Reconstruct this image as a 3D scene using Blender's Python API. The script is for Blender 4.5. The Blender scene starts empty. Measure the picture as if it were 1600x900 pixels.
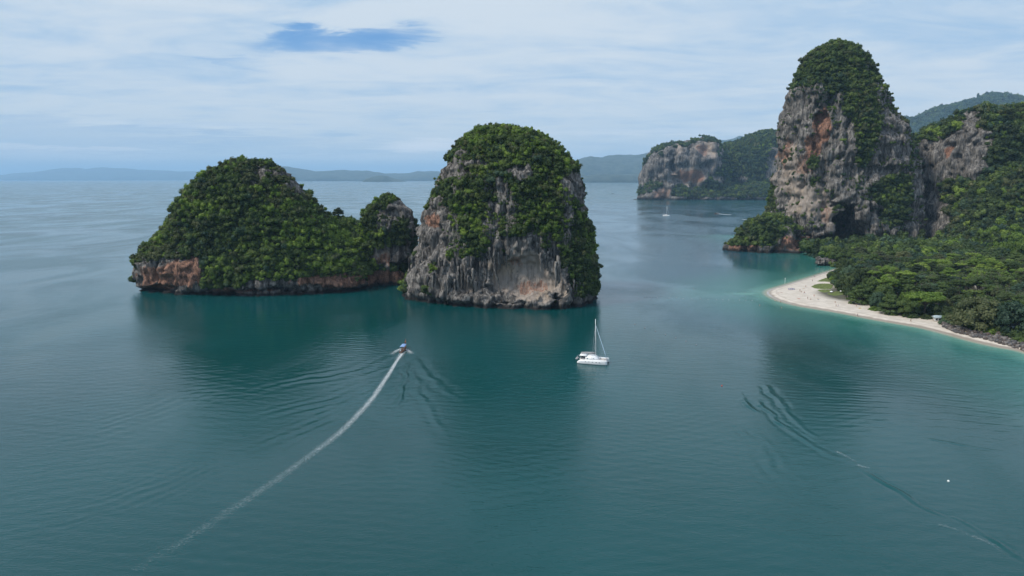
import bpy, bmesh, math, random
import numpy as np
from mathutils import Vector, Matrix
R = math.radians
random.seed(7)
RNG = np.random.default_rng(11)
SC = bpy.context.scene
COL = SC.collection

# ------------------------------------------------------------------ camera, light, sky, exposure
HAZE = 4.6e-5; WR = 0.05; BS = 0.32
CAM_H, PITCH, FOC = 75.0, R(9.25), 1067.0
cam = bpy.data.cameras.new('camera')
cam.lens = 24.0; cam.sensor_width = 36.0; cam.clip_start = 0.5; cam.clip_end = 200000
camo = bpy.data.objects.new('camera', cam); COL.objects.link(camo)
camo.location = (0, 0, CAM_H); camo.rotation_euler = (R(90) - PITCH, 0, 0)
SC.camera = camo
SC.view_settings.view_transform = 'Standard'; SC.view_settings.look = 'None'
SC.view_settings.gamma = 1.0; SC.view_settings.exposure = 0.35
SC.cycles.volume_bounces = 1
SC.cycles.max_bounces = 6; SC.cycles.transparent_max_bounces = 12
SUN_EL, SUN_AZ = R(50), R(-108)        # azimuth from +Y towards +X
sun = bpy.data.lights.new('sun', 'SUN'); sun.energy = 2.7; sun.angle = R(9); sun.color = (1.0, 0.93, 0.82)
suno = bpy.data.objects.new('sun', sun); COL.objects.link(suno)
sd = Vector((math.sin(SUN_AZ) * math.cos(SUN_EL), math.cos(SUN_AZ) * math.cos(SUN_EL), math.sin(SUN_EL)))
suno.rotation_euler = sd.to_track_quat('Z', 'Y').to_euler()


class G:
    """tiny node-graph helper"""
    def __init__(s, tree): s.t = tree; s.n = tree.nodes; s.l = tree.links
    def node(s, typ, **kw):
        n = s.n.new(typ)
        for k, v in kw.items():
            if k.startswith('i_'):
                key = k[2:]; key = int(key) if key.isdigit() else key.replace('_', ' ')
                s.put(n.inputs[key], v)
            else: setattr(n, k, v)
        return n
    def put(s, inp, v):
        if isinstance(v, bpy.types.NodeSocket): s.l.new(v, inp)
        elif isinstance(v, bpy.types.Node): s.l.new(v.outputs[0], inp)
        else:
            if hasattr(inp.default_value, '__len__') and not hasattr(v, '__len__'): v = [v] * len(inp.default_value)
            if hasattr(v, '__len__') and len(v) == 3 and len(inp.default_value) == 4: v = (*v, 1)
            inp.default_value = v
    def m(s, op, a, b=0.0, c=0.0, clamp=False):
        n = s.n.new('ShaderNodeMath'); n.operation = op; n.use_clamp = clamp
        for i, v in enumerate((a, b, c)): s.put(n.inputs[i], v)
        return n.outputs[0]
    def v(s, op, a, b=(0, 0, 0), scale=None):
        n = s.n.new('ShaderNodeVectorMath'); n.operation = op
        s.put(n.inputs[0], a); s.put(n.inputs[1], b)
        if scale is not None: s.put(n.inputs['Scale'], scale)
        return n.outputs['Value'] if op in ('DOT_PRODUCT', 'LENGTH', 'DISTANCE') else n.outputs[0]
    def mix(s, f, a, b, blend='MIX'):
        n = s.n.new('ShaderNodeMix'); n.data_type = 'RGBA'; n.blend_type = blend
        s.put(n.inputs[0], f); s.put(n.inputs[6], a); s.put(n.inputs[7], b)
        return n.outputs[2]
    def rng(s, x, a, b, c=0.0, d=1.0, smooth=True):
        n = s.n.new('ShaderNodeMapRange'); n.interpolation_type = 'SMOOTHSTEP' if smooth else 'LINEAR'
        for i, v in enumerate((x, a, b, c, d)): s.put(n.inputs[i], v)
        return n.outputs[0]
    def noise(s, vec, scale, detail=4, rough=0.55, dist=0.0):
        n = s.n.new('ShaderNodeTexNoise')
        s.put(n.inputs['Vector'], vec); n.inputs['Scale'].default_value = scale
        n.inputs['Detail'].default_value = detail; n.inputs['Roughness'].default_value = rough
        n.inputs['Distortion'].default_value = dist
        return n.outputs[0]
    def scale(s, vec, sc): return s.v('MULTIPLY', vec, sc)
    def attr(s, name, typ='GEOMETRY'):
        n = s.n.new('ShaderNodeAttribute'); n.attribute_name = name; n.attribute_type = typ
        return n
    def ramp(s, f, stops):
        n = s.n.new('ShaderNodeValToRGB'); s.put(n.inputs[0], f)
        e = n.color_ramp.elements
        while len(e) > 1: e.remove(e[-1])
        e[0].position = stops[0][0]; e[0].color = (*stops[0][1], 1)
        for p, c in stops[1:]:
            x = e.new(p); x.color = (*c, 1)
        return n.outputs[0]


def dir_of(px, py):
    y = math.cos(PITCH) * FOC + math.sin(PITCH) * (450 - py)
    z = -math.sin(PITCH) * FOC + math.cos(PITCH) * (450 - py)
    return np.array([px - 800.0, y, z])
def ground(px, py, z=0.0):
    d = dir_of(px, py); k = (z - CAM_H) / d[2]
    return np.array([d[0] * k, d[1] * k, z])
def at(px, py, Y):
    d = dir_of(px, py); k = Y / d[1]
    return np.array([d[0] * k, Y, CAM_H + d[2] * k])
def to_px(P):
    x, y, z = P[:, 0], P[:, 1], P[:, 2] - CAM_H
    f = math.cos(PITCH) * y - math.sin(PITCH) * z
    u = math.sin(PITCH) * y + math.cos(PITCH) * z
    f = np.maximum(f, 1.0)
    return 800 + FOC * x / f, 450 - FOC * u / f

# world: Nishita sky, a layer of thin streaky cloud over it
W = bpy.data.worlds.new('World'); SC.world = W; W.use_nodes = True
g = G(W.node_tree); g.n.clear()
sky = g.node('ShaderNodeTexSky', sky_type='NISHITA', sun_disc=False, sun_elevation=SUN_EL, sun_rotation=SUN_AZ,
             altitude=0, air_density=1.0, dust_density=0.6, ozone_density=2.0)
d = g.node('ShaderNodeTexCoord').outputs['Generated']
sx = g.node('ShaderNodeSeparateXYZ', i_0=d)
X, Y_, Z = sx.outputs
zc = g.m('ADD', g.m('MAXIMUM', Z, 0.0), 0.055)
pu = g.m('DIVIDE', X, zc); pv = g.m('DIVIDE', Y_, zc)
P = g.node('ShaderNodeCombineXYZ', i_0=pu, i_1=pv, i_2=0.0).outputs[0]
az = g.m('ARCTAN2', X, Y_); el = g.m('ARCSINE', Z)
# wide banks, streaks and small ripples
n1 = g.noise(g.scale(P, (0.34, 0.42, 1)), 1.0, 6, 0.55, 0.5)
n2 = g.noise(g.v('ADD', g.scale(P, (0.8, 1.25, 1)), (7.3, 2.1, 0)), 1.0, 8, 0.62, 0.9)
n3 = g.noise(g.v('ADD', g.scale(P, (2.2, 3.2, 1)), (1.3, 9.1, 0)), 1.0, 6, 0.6, 0.6)
cov = g.m('ADD', g.m('ADD', g.m('MULTIPLY', n1, 0.45), g.m('MULTIPLY', n2, 0.42)), g.m('MULTIPLY', n3, 0.16))
wob = g.m('MULTIPLY', g.m('SUBTRACT', n2, 0.5), 0.34)
wob2 = g.m('MULTIPLY', g.m('SUBTRACT', n3, 0.5), 0.075)
def hole(pxc, pyc, wa, we, tilt):
    dd = dir_of(pxc, pyc); a0 = math.atan2(dd[0], dd[1]); e0 = math.atan2(dd[2], math.hypot(dd[0], dd[1]))
    da = g.m('ADD', g.m('SUBTRACT', az, a0), wob)
    de = g.m('ADD', g.m('SUBTRACT', g.m('SUBTRACT', el, e0), g.m('MULTIPLY', da, tilt)), g.m('ADD', g.m('MULTIPLY', wob, 0.22), wob2))
    q = g.m('ADD', g.m('POWER', g.m('ABSOLUTE', g.m('DIVIDE', da, wa)), 2.0), g.m('POWER', g.m('ABSOLUTE', g.m('DIVIDE', de, we)), 2.0))
    return g.rng(q, 0.0, 1.0, 1.0, 0.0)
h = g.m('MAXIMUM', hole(545, 58, 0.20, 0.030, 0.13), g.m('MULTIPLY', hole(350, 93, 0.12, 0.012, 0.0), 0.55))
h2 = g.m('MULTIPLY', hole(60, 210, 0.30, 0.030, 0.0), 0.22)
h3 = g.m('MULTIPLY', hole(420, 225, 0.24, 0.014, 0.0), 0.15)
cover = g.m('MULTIPLY', g.rng(cov, 0.30, 0.50, 0.86, 1.0), g.m('SUBTRACT', 1.0, g.m('MINIMUM', g.m('ADD', g.m('MULTIPLY', g.rng(g.m('SUBTRACT', g.m('MULTIPLY', h, 1.25), g.m('MULTIPLY', g.m('SUBTRACT', cov, 0.36), 3.8)), -0.10, 0.80), 0.97), g.m('ADD', h2, h3)), 1.0)), clamp=True)
dens = g.rng(g.m('SUBTRACT', cov, g.m('MULTIPLY', h, 0.08)), 0.37, 0.59, 0.0, 1.0)
cl = g.mix(dens, (3.3, 4.7, 6.3), (5.25, 5.95, 6.65))
low = g.rng(el, 0.0, 0.15, 1.0, 0.0)
cl = g.mix(g.m('MULTIPLY', low, 0.62), cl, (4.9, 5.7, 6.2))
blue = g.mix(0.75, sky.outputs[0], (0.75, 2.5, 5.6))
cl = g.mix(g.rng(el, 0.23, 0.50, 0.0, 0.65), cl, (4.7, 5.9, 7.8))
skyc = g.mix(cover, blue, cl)
# a low white bank and thin streaks near the horizon
def streak(pxc, pyc, wa, we, k):
    dd = dir_of(pxc, pyc); a0 = math.atan2(dd[0], dd[1]); e0 = math.atan2(dd[2], math.hypot(dd[0], dd[1]))
    da = g.m('DIVIDE', g.m('ADD', g.m('SUBTRACT', az, a0), g.m('MULTIPLY', wob, 0.4)), wa); de = g.m('DIVIDE', g.m('ADD', g.m('SUBTRACT', el, e0), g.m('MULTIPLY', wob2, 0.28)), we)
    return g.m('MULTIPLY', g.rng(g.m('ADD', g.m('MULTIPLY', da, da), g.m('MULTIPLY', de, de)), 0.0, 1.0, 1.0, 0.0), k)
sw = streak(660, 230, 0.075, 0.011, 0.75)
for q_ in ((690, 219, 0.05, 0.004, .5), (80, 231, 0.16, 0.004, .55), (60, 244, 0.20, 0.008, .4), (300, 196, 0.20, 0.005, .22), (1050, 205, 0.2, 0.006, .25), (520, 246, 0.25, 0.006, .25), (180, 262, .3, .006, .3)): sw = g.m('MAXIMUM', sw, streak(*q_))
skyc = g.mix(sw, skyc, (7.4, 7.5, 7.7))
bg = g.node('ShaderNodeBackground', i_Color=skyc, i_Strength=0.1)
g.l.new(bg.outputs[0], g.node('ShaderNodeOutputWorld').inputs[0])

# ------------------------------------------------------------------ numpy noise
def _hash(ix, iy, iz, seed):
    h = (ix.astype(np.int64) * 374761393 + iy.astype(np.int64) * 668265263 + iz.astype(np.int64) * 2147483647 + seed * 1274126177) & 0xffffffff
    h = ((h ^ (h >> 13)) * 1274126177) & 0xffffffff
    h = ((h ^ (h >> 15)) * 2246822519) & 0xffffffff
    return ((h ^ (h >> 16)) & 0xffffff) / float(0xffffff)
def vnoise(p, seed=0):
    i = np.floor(p).astype(np.int64); f = p - i; f = f * f * (3 - 2 * f)
    o = np.zeros(len(p))
    for dx in (0, 1):
        wx = f[:, 0] if dx else 1 - f[:, 0]
        for dy in (0, 1):
            wy = f[:, 1] if dy else 1 - f[:, 1]
            for dz in (0, 1):
                wz = f[:, 2] if dz else 1 - f[:, 2]
                o += wx * wy * wz * _hash(i[:, 0] + dx, i[:, 1] + dy, i[:, 2] + dz, seed)
    return o * 2 - 1
def fbm(p, octs=4, seed=0, gain=0.5):
    o = np.zeros(len(p)); a = 1.0; t = 0; rot = np.array([[0.8, 0.6, 0], [-0.6, 0.8, 0], [0, 0, 1.0]])
    q = p.copy()
    for k in range(octs):
        o += a * vnoise(q, seed + k * 17); t += a; a *= gain; q = (q @ rot) * 2.03 + 11.7
    return o / t
def ridged(p, octs=3, seed=0):
    o = np.zeros(len(p)); a = 1.0; t = 0; q = p.copy()
    for k in range(octs):
        o += a * (1 - np.abs(vnoise(q, seed + k * 31)) * 2); t += a; a *= 0.5; q = q * 2.1 + 5.3
    return o / t

# ------------------------------------------------------------------ mesh and object helpers
def mesh_np(name, V, F, mat=None, attrs=None, smooth=True, mats=None, midx=None):
    V = np.asarray(V, dtype=np.float32); me = bpy.data.meshes.new(name)
    me.vertices.add(len(V)); me.vertices.foreach_set('co', V.ravel())
    if isinstance(F, np.ndarray):
        nf, k = F.shape
        me.loops.add(nf * k); me.loops.foreach_set('vertex_index', F.astype(np.int32).ravel())
        me.polygons.add(nf); me.polygons.foreach_set('loop_start', np.arange(0, nf * k, k, dtype=np.int32))
    elif len(F):
        fl = [i for f in F for i in f]; ls = np.cumsum([0] + [len(f) for f in F])[:-1]
        me.loops.add(len(fl)); me.loops.foreach_set('vertex_index', np.array(fl, dtype=np.int32))
        me.polygons.add(len(F)); me.polygons.foreach_set('loop_start', ls.astype(np.int32))
    if smooth and len(F): me.polygons.foreach_set('use_smooth', np.ones(len(F), dtype=bool))
    for k, a in (attrs or {}).items():
        a = np.asarray(a)
        if a.ndim == 2: t = me.attributes.new(k, 'FLOAT_VECTOR', 'POINT'); t.data.foreach_set('vector', a.astype(np.float32).ravel())
        elif a.dtype.kind == 'i': t = me.attributes.new(k, 'INT', 'POINT'); t.data.foreach_set('value', a.astype(np.int32))
        else: t = me.attributes.new(k, 'FLOAT', 'POINT'); t.data.foreach_set('value', a.astype(np.float32))
    for mm in (mats or ([mat] if mat else [])): me.materials.append(mm)
    if midx is not None: me.polygons.foreach_set('material_index', np.asarray(midx, dtype=np.int32))
    me.update(calc_edges=True); me.validate()
    return me
def tag(o, label=None, cat=None, group=None, kind=None):
    if label: o['label'] = label
    if cat: o['category'] = cat
    if group: o['group'] = group
    if kind: o['kind'] = kind
    return o
def link(name, me, parent=None, loc=None):
    o = bpy.data.objects.new(name, me); COL.objects.link(o)
    if parent: o.parent = parent
    if loc is not None: o.location = loc
    return o
def empty(name, loc, rz=0.0):
    o = bpy.data.objects.new(name, None); COL.objects.link(o); o.location = loc; o.rotation_euler = (0, 0, rz)
    o.empty_display_size = 0.5
    return o

class MB:
    """collects simple solids into one mesh"""
    def __init__(s): s.V = []; s.F = []; s.M = []
    def add(s, V, F, m=0):
        b = len(s.V); s.V += [tuple(v) for v in V]; s.F += [tuple(i + b for i in f) for f in F]; s.M += [m] * len(F)
    def box(s, c, e, m=0, rot=None, taper=1.0):
        x, y, z = (k / 2 for k in e); V = []
        for sz in (-1, 1):
            t = taper if sz > 0 else 1
            for sx_, sy in ((-1, -1), (1, -1), (1, 1), (-1, 1)): V.append(Vector((sx_ * x * t, sy * y * t, sz * z)))
        if rot: V = [Matrix.Rotation(rot, 3, 'Z') @ v for v in V]
        V = [v + Vector(c) for v in V]
        s.add(V, [(3, 2, 1, 0), (4, 5, 6, 7), (0, 1, 5, 4), (1, 2, 6, 5), (2, 3, 7, 6), (3, 0, 4, 7)], m)
    def tube(s, pts, r, n=6, m=0):
        pts = [Vector(p) for p in pts]; rr = r if hasattr(r, '__len__') else [r] * len(pts); V = []; F = []
        for i, p in enumerate(pts):
            a = pts[max(i - 1, 0)]; b = pts[min(i + 1, len(pts) - 1)]; t = (b - a).normalized()
            u = t.cross(Vector((0, 0, 1)) if abs(t.z) < 0.9 else Vector((1, 0, 0))).normalized(); w = t.cross(u)
            for k in range(n):
                an = 2 * math.pi * k / n; V.append(p + (u * math.cos(an) + w * math.sin(an)) * rr[i])
        for i in range(len(pts) - 1):
            for k in range(n):
                F.append((i * n + k, i * n + (k + 1) % n, (i + 1) * n + (k + 1) % n, (i + 1) * n + k))
        F.append(tuple(range(n))[::-1]); F.append(tuple((len(pts) - 1) * n + k for k in range(n)))
        s.add(V, F, m)
    def loft(s, rings, m=0, cap=True):
        n = len(rings[0]); V = [p for r_ in rings for p in r_]; F = []
        for i in range(len(rings) - 1):
            for k in range(n): F.append((i * n + k, i * n + (k + 1) % n, (i + 1) * n + (k + 1) % n, (i + 1) * n + k))
        if cap: F.append(tuple(range(n))[::-1]); F.append(tuple((len(rings) - 1) * n + k for k in range(n)))
        s.add(V, F, m)
    def mesh(s, name, mats, smooth=False):
        mats = mats if isinstance(mats, (list, tuple)) else [mats]
        return mesh_np(name, s.V, s.F, mats=mats, midx=s.M, smooth=smooth)
    def build(s, name, mats, parent=None, smooth=False): return link(name, s.mesh(name, mats, smooth), parent)

# ------------------------------------------------------------------ materials
MAT = {}
def new_mat(name):
    m = bpy.data.materials.new(name); m.use_nodes = True; gg = G(m.node_tree); gg.n.clear()
    out = gg.node('ShaderNodeOutputMaterial'); b = gg.node('ShaderNodeBsdfPrincipled'); gg.l.new(b.outputs[0], out.inputs[0])
    MAT[name] = m
    return m, gg, b, out
def wpos(gg): return gg.node('ShaderNodeNewGeometry').outputs['Position']
def plain(name, col, rough=0.6, var=0.12, scale=3.0, metal=0.0):
    m, gg, b, o = new_mat(name)
    oc = gg.node('ShaderNodeTexCoord').outputs['Object']
    n = gg.noise(oc, scale, 4)
    c = gg.mix(gg.rng(n, 0.3, 0.7), tuple(x * (1 - var) for x in col), tuple(min(1, x * (1 + var)) for x in col))
    gg.put(b.inputs['Base Color'], c); b.inputs['Roughness'].default_value = rough; b.inputs['Metallic'].default_value = metal
    return m

def rock_mat(name, fine=1.0):
    m, gg, b, o = new_mat(name)
    p = wpos(gg)
    stre = gg.noise(gg.scale(p, (0.42 * fine, 0.42 * fine, 0.045 * fine)), 1.0, 7, 0.62, 0.4)
    st2 = gg.noise(gg.v('ADD', gg.scale(p, (1.1 * fine, 1.1 * fine, 0.09 * fine)), (31, 7, 3)), 1.0, 5, 0.6, 0.3)
    blot = gg.noise(gg.scale(p, (0.07 * fine,) * 3), 1.0, 5, 0.6)
    grain = gg.noise(p, 1.3 * fine, 5, 0.65)
    c = gg.ramp(stre, [(0.34, (0.045, 0.042, 0.040)), (0.43, (0.105, 0.098, 0.092)), (0.54, (0.190, 0.176, 0.163)), (0.66, (0.30, 0.277, 0.25))])
    c = gg.mix(gg.rng(st2, 0.54, 0.70), c, (0.34, 0.315, 0.285))
    c = gg.mix(gg.m('MULTIPLY', gg.rng(st2, 0.44, 0.30), 0.55), c, (0.045, 0.043, 0.047))
    # cream and rust coloured stone where the face has broken away
    pale = gg.attr('pale').outputs['Fac']; rust = gg.attr('rust').outputs['Fac']; veg = gg.attr('veg').outputs['Fac']; wet = gg.attr('wet').outputs['Fac']
    palec = gg.ramp(blot, [(0.3, (0.34, 0.285, 0.24)), (0.5, (0.30, 0.255, 0.22)), (0.7, (0.40, 0.315, 0.235))])
    palec = gg.mix(gg.m('MULTIPLY', gg.rng(stre, 0.5, 0.32), 0.28), palec, (0.16, 0.14, 0.13))
    c = gg.mix(gg.rng(gg.m('ADD', pale, gg.m('MULTIPLY', gg.m('SUBTRACT', grain, 0.5), 0.7)), 0.3, 0.65), c, palec)
    rustc = gg.mix(gg.rng(grain, 0.35, 0.65), (0.17, 0.085, 0.060), (0.40, 0.215, 0.14))
    c = gg.mix(gg.m('MULTIPLY', gg.rng(gg.m('ADD', rust, gg.m('MULTIPLY', gg.m('SUBTRACT', st2, 0.5), 1.5)), 0.22, 0.6), 0.9), c, rustc)
    cr = gg.rng(gg.noise(gg.scale(p, (0.5 * fine, 0.5 * fine, 0.22 * fine)), 1.0, 4, 0.7, 1.0), 0.42, 0.34)
    c = gg.mix(gg.m('MULTIPLY', cr, 0.6), c, (0.04, 0.038, 0.04))
    soil = gg.mix(gg.rng(grain, 0.4, 0.6), (0.020, 0.030, 0.010), (0.045, 0.065, 0.022))
    c = gg.mix(gg.rng(gg.m('ADD', veg, gg.m('MULTIPLY', gg.m('SUBTRACT', grain, 0.5), 0.9)), 0.40, 0.62), c, soil)
    c = gg.mix(wet, c, (0.022, 0.021, 0.021))
    b.inputs['Roughness'].default_value = 0.92; b.inputs['Specular IOR Level'].default_value = 0.2
    ck = gg.noise(gg.v('ADD', gg.scale(p, (0.33 * fine, 0.33 * fine, 0.075 * fine)), (5, 17, 9)), 1.0, 7, 0.6, 0.8)
    crk = gg.rng(gg.m('ABSOLUTE', gg.m('SUBTRACT', ck, 0.5)), 0.028, 0.004)
    gg.put(b.inputs['Base Color'], gg.mix(gg.m('MULTIPLY', crk, gg.m('SUBTRACT', 0.55, gg.m('MULTIPLY', pale, 0.35))), c, (0.03, 0.028, 0.028)))
    hgt = gg.m('ADD', gg.m('MULTIPLY', gg.m('SUBTRACT', 1.0, crk), 0.5), gg.m('MULTIPLY', stre, 1.6), gg.m('ADD', gg.m('MULTIPLY', st2, 0.9), gg.m('MULTIPLY', grain, 0.6)))
    bp = gg.node('ShaderNodeBump', i_Height=gg.m('MULTIPLY', hgt, gg.m('SUBTRACT', 1.0, gg.m('MULTIPLY', pale, 0.6)))); bp.inputs['Strength'].default_value = 1.0; bp.inputs['Distance'].default_value = 1.1 / fine
    gg.l.new(bp.outputs[0], b.inputs['Normal'])
    return m
rock_mat('karst_rock'); rock_mat('karst_rock_far', 0.42)

def leaf_mat(name, dark, mid, light):
    m, gg, b, o = new_mat(name)
    gi = gg.node('ShaderNodeNewGeometry'); oi = gg.node('ShaderNodeObjectInfo')
    r1 = gi.outputs['Random Per Island']; r2 = oi.outputs['Random']
    big = gg.noise(gi.outputs['Position'], 0.045, 3, 0.6)
    f = gg.m('ADD', gg.m('ADD', gg.m('MULTIPLY', r1, 0.26), gg.m('MULTIPLY', r2, 0.48)), gg.m('MULTIPLY', gg.rng(big, 0.3, 0.7), 0.36))
    c = gg.ramp(f, [(0.12, dark), (0.55, mid), (1.0, light)])
    gg.put(b.inputs['Base Color'], c); b.inputs['Roughness'].default_value = 0.62; b.inputs['Specular IOR Level'].default_value = 0.25
    tr = gg.node('ShaderNodeBsdfTranslucent'); gg.put(tr.inputs[0], gg.mix(1.0, c, (1.0, 1.25, 0.6), 'MULTIPLY'))
    ms = gg.node('ShaderNodeMixShader'); ms.inputs[0].default_value = 0.32
    gg.l.new(b.outputs[0], ms.inputs[1]); gg.l.new(tr.outputs[0], ms.inputs[2]); gg.l.new(ms.outputs[0], o.inputs[0])
    return m
LEAF = [
    leaf_mat('leaf_dark', (0.024, 0.039, 0.017), (0.054, 0.081, 0.030), (0.107, 0.140, 0.049)),
    leaf_mat('leaf_mid', (0.040, 0.063, 0.022), (0.084, 0.128, 0.038), (0.173, 0.221, 0.059)),
    leaf_mat('leaf_bright', (0.074, 0.120, 0.023), (0.157, 0.235, 0.041), (0.284, 0.352, 0.072)),
    leaf_mat('leaf_olive', (0.044, 0.059, 0.028), (0.091, 0.109, 0.047), (0.162, 0.171, 0.077)),
    leaf_mat('leaf_bluish', (0.026, 0.052, 0.032), (0.054, 0.095, 0.059), (0.106, 0.162, 0.089)),
]
plain('bark', (0.10, 0.085, 0.07), 0.9, 0.3, 2.0)
plain('dead_wood', (0.20, 0.17, 0.15), 0.9, 0.3, 2.0)
# ------------------------------------------------------------------ foliage shapes
def unit(v): return v / np.maximum(np.linalg.norm(v, axis=1, keepdims=True), 1e-9)
def leaf_cloud(lobes, n, size, rng, spread=0.75, lift=0.25, under=-0.35):
    """small rhombic leaf faces on the shells of a set of lobes (x, y, z, r, squash)"""
    L = np.array(lobes, dtype=float); w = L[:, 3] ** 2; w /= w.sum()
    k = rng.choice(len(L), size=int(n * 1.9), p=w); dr = unit(rng.normal(size=(len(k), 3)))
    dr = dr[dr[:, 2] > under - 0.2 * rng.random(len(dr))][:]; k = k[:len(dr)]
    C = L[k, :3]; r = L[k, 3:4]; sq = L[k, 4:5]
    p = C + dr * r * (0.72 + 0.36 * rng.random((len(k), 1))) * np.hstack([np.ones_like(sq), np.ones_like(sq), sq])
    keep = np.ones(len(p), bool)
    for i in range(len(L)):
        q = (p - L[i, :3]) / (L[i, 3] * np.array([1, 1, L[i, 4]])); keep &= ~((np.linalg.norm(q, axis=1) < 0.70) & (k != i))
    p = p[keep][:n]; dr = dr[keep][:n]
    nr = unit(dr + spread * rng.normal(size=p.shape) + np.array([0, 0, lift]))
    a = unit(np.cross(nr, rng.normal(size=p.shape))); b = np.cross(nr, a)
    s = size * (0.6 + 0.8 * rng.random((len(p), 1)))
    V = np.stack([p + a * s, p + b * s * 0.62, p - a * s, p - b * s * 0.62], 1).reshape(-1, 3)
    F = np.arange(len(p) * 4).reshape(-1, 4)
    return V, F
def cores(lobes, f=0.74):
    """dark-in-shadow inner bodies: low ellipsoids inside each lobe"""
    V = []; F = []; n, m = 7, 4
    for (x, y, z, r, sq) in lobes:
        b = len(V); r *= f
        V.append((x, y, z - r * sq))
        for j in range(1, m):
            t = -math.pi / 2 + math.pi * j / m
            for i in range(n): a = 2 * math.pi * i / n; V.append((x + r * math.cos(t) * math.cos(a), y + r * math.cos(t) * math.sin(a), z + r * sq * math.sin(t)))
        V.append((x, y, z + r * sq)); top = len(V) - 1
        for i in range(n):
            F.append((b, b + 1 + (i + 1) % n, b + 1 + i, b)) ; F.append((top, top - n + i, top - n + (i + 1) % n, top))
        for j in range(m - 2):
            for i in range(n): F.append((b + 1 + j * n + i, b + 1 + j * n + (i + 1) % n, b + 1 + (j + 1) * n + (i + 1) % n, b + 1 + (j + 1) * n + i))
    return V, F
def crown_mesh(name, lobes, n, size, rng, mat, **kw):
    V, F = leaf_cloud(lobes, n, size, rng, **kw); CV, CF = cores(lobes)
    b = len(V); F = [tuple(f) for f in F]
    for f in CF:
        f = tuple(dict.fromkeys(i + b for i in f)); F.append(f)
    return mesh_np(name, np.vstack([V, np.array(CV)]), F, mat, smooth=False)
def retint(me, mat, name):
    m2 = me.copy(); m2.name = name; m2.materials[0] = mat; return m2

def dome_lobes(n, rng, flat=0.6, r=(0.22, 0.34), squash=0.7, low=0.0):
    L = []
    for i in range(n):
        t = (i + 0.5) / n; z = low + (1 - low) * (1 - t); a = i * 2.39996 + rng.random() * 0.6; rr = math.sqrt(max(0, 1 - z * z)) * (0.80 + 0.16 * rng.random())
        L.append((rr * math.cos(a) * 0.85, rr * math.sin(a) * 0.85, z * flat * (0.85 + 0.25 * rng.random()), rng.uniform(*r), squash))
    L.append((0, 0, flat * 0.45, 0.5, 0.55))
    return L

# clumps: unit radius, used for the bushes and small trees that cover the cliffs
PROTO = bpy.data.collections.new('shrub_shapes')
CL = []
rg = np.random.default_rng(3)
shapes = []
for k in range(5):
    n = 5 + k
    L = [(rg.normal() * 0.36, rg.normal() * 0.36, 0.1 + 0.55 * rg.random(), 0.32 + 0.2 * rg.random(), 1.0) for _ in range(n)]
    if k == 4: L = [(rg.normal() * 0.2, rg.normal() * 0.2, 0.1 + 0.3 * i, 0.42 - 0.05 * i, 0.9) for i in range(4)]
    shapes.append(crown_mesh('shrub_shape', L, 330, 0.115, rg, LEAF[0]))
for t in range(5):
    for k in range(5):
        o = bpy.data.objects.new('shrub_%02d' % (t * 5 + k), retint(shapes[k], LEAF[t], 'shrub_shape')); PROTO.objects.link(o)

# geometry-node group: shrubs on points
ng = bpy.data.node_groups.new('shrubs_on_points', 'GeometryNodeTree')
ng.interface.new_socket('Geometry', in_out='INPUT', socket_type='NodeSocketGeometry')
ng.interface.new_socket('Geometry', in_out='OUTPUT', socket_type='NodeSocketGeometry')
gi = ng.nodes.new('NodeGroupInput'); go = ng.nodes.new('NodeGroupOutput')
ip = ng.nodes.new('GeometryNodeInstanceOnPoints'); ci = ng.nodes.new('GeometryNodeCollectionInfo')
ci.inputs['Collection'].default_value = PROTO; ci.inputs['Separate Children'].default_value = True; ci.inputs['Reset Children'].default_value = True
def named(nm, typ):
    n = ng.nodes.new('GeometryNodeInputNamedAttribute'); n.data_type = typ; n.inputs[0].default_value = nm; return n.outputs[0]
ng.links.new(gi.outputs[0], ip.inputs['Points']); ng.links.new(ci.outputs[0], ip.inputs['Instance'])
ip.inputs['Pick Instance'].default_value = True
ng.links.new(named('idx', 'INT'), ip.inputs['Instance Index']); ng.links.new(named('rot', 'FLOAT_VECTOR'), ip.inputs['Rotation'])
ng.links.new(named('scl', 'FLOAT_VECTOR'), ip.inputs['Scale']); ng.links.new(ip.outputs[0], go.inputs[0])

def shrubs(name, P, rad, tint, rng, tilt=None, tall=(0.95, 1.35)):
    n = len(P); idx = tint.astype(int) * 5 + rng.integers(0, 5, n)
    rot = np.stack([rng.normal(size=n) * 0.15, rng.normal(size=n) * 0.15, rng.random(n) * 6.283], 1)
    if tilt is not None:                                   # lean out of the slope
        rot[:, 0] += 0.0
    sc = np.stack([rad * rng.uniform(0.85, 1.2, n), rad * rng.uniform(0.85, 1.2, n), rad * rng.uniform(*tall, n)], 1)
    me = mesh_np(name, P, [], None, {'idx': idx, 'rot': rot, 'scl': sc})
    o = link(name, me); md = o.modifiers.new('shrubs', 'NODES'); md.node_group = ng
    return o

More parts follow.
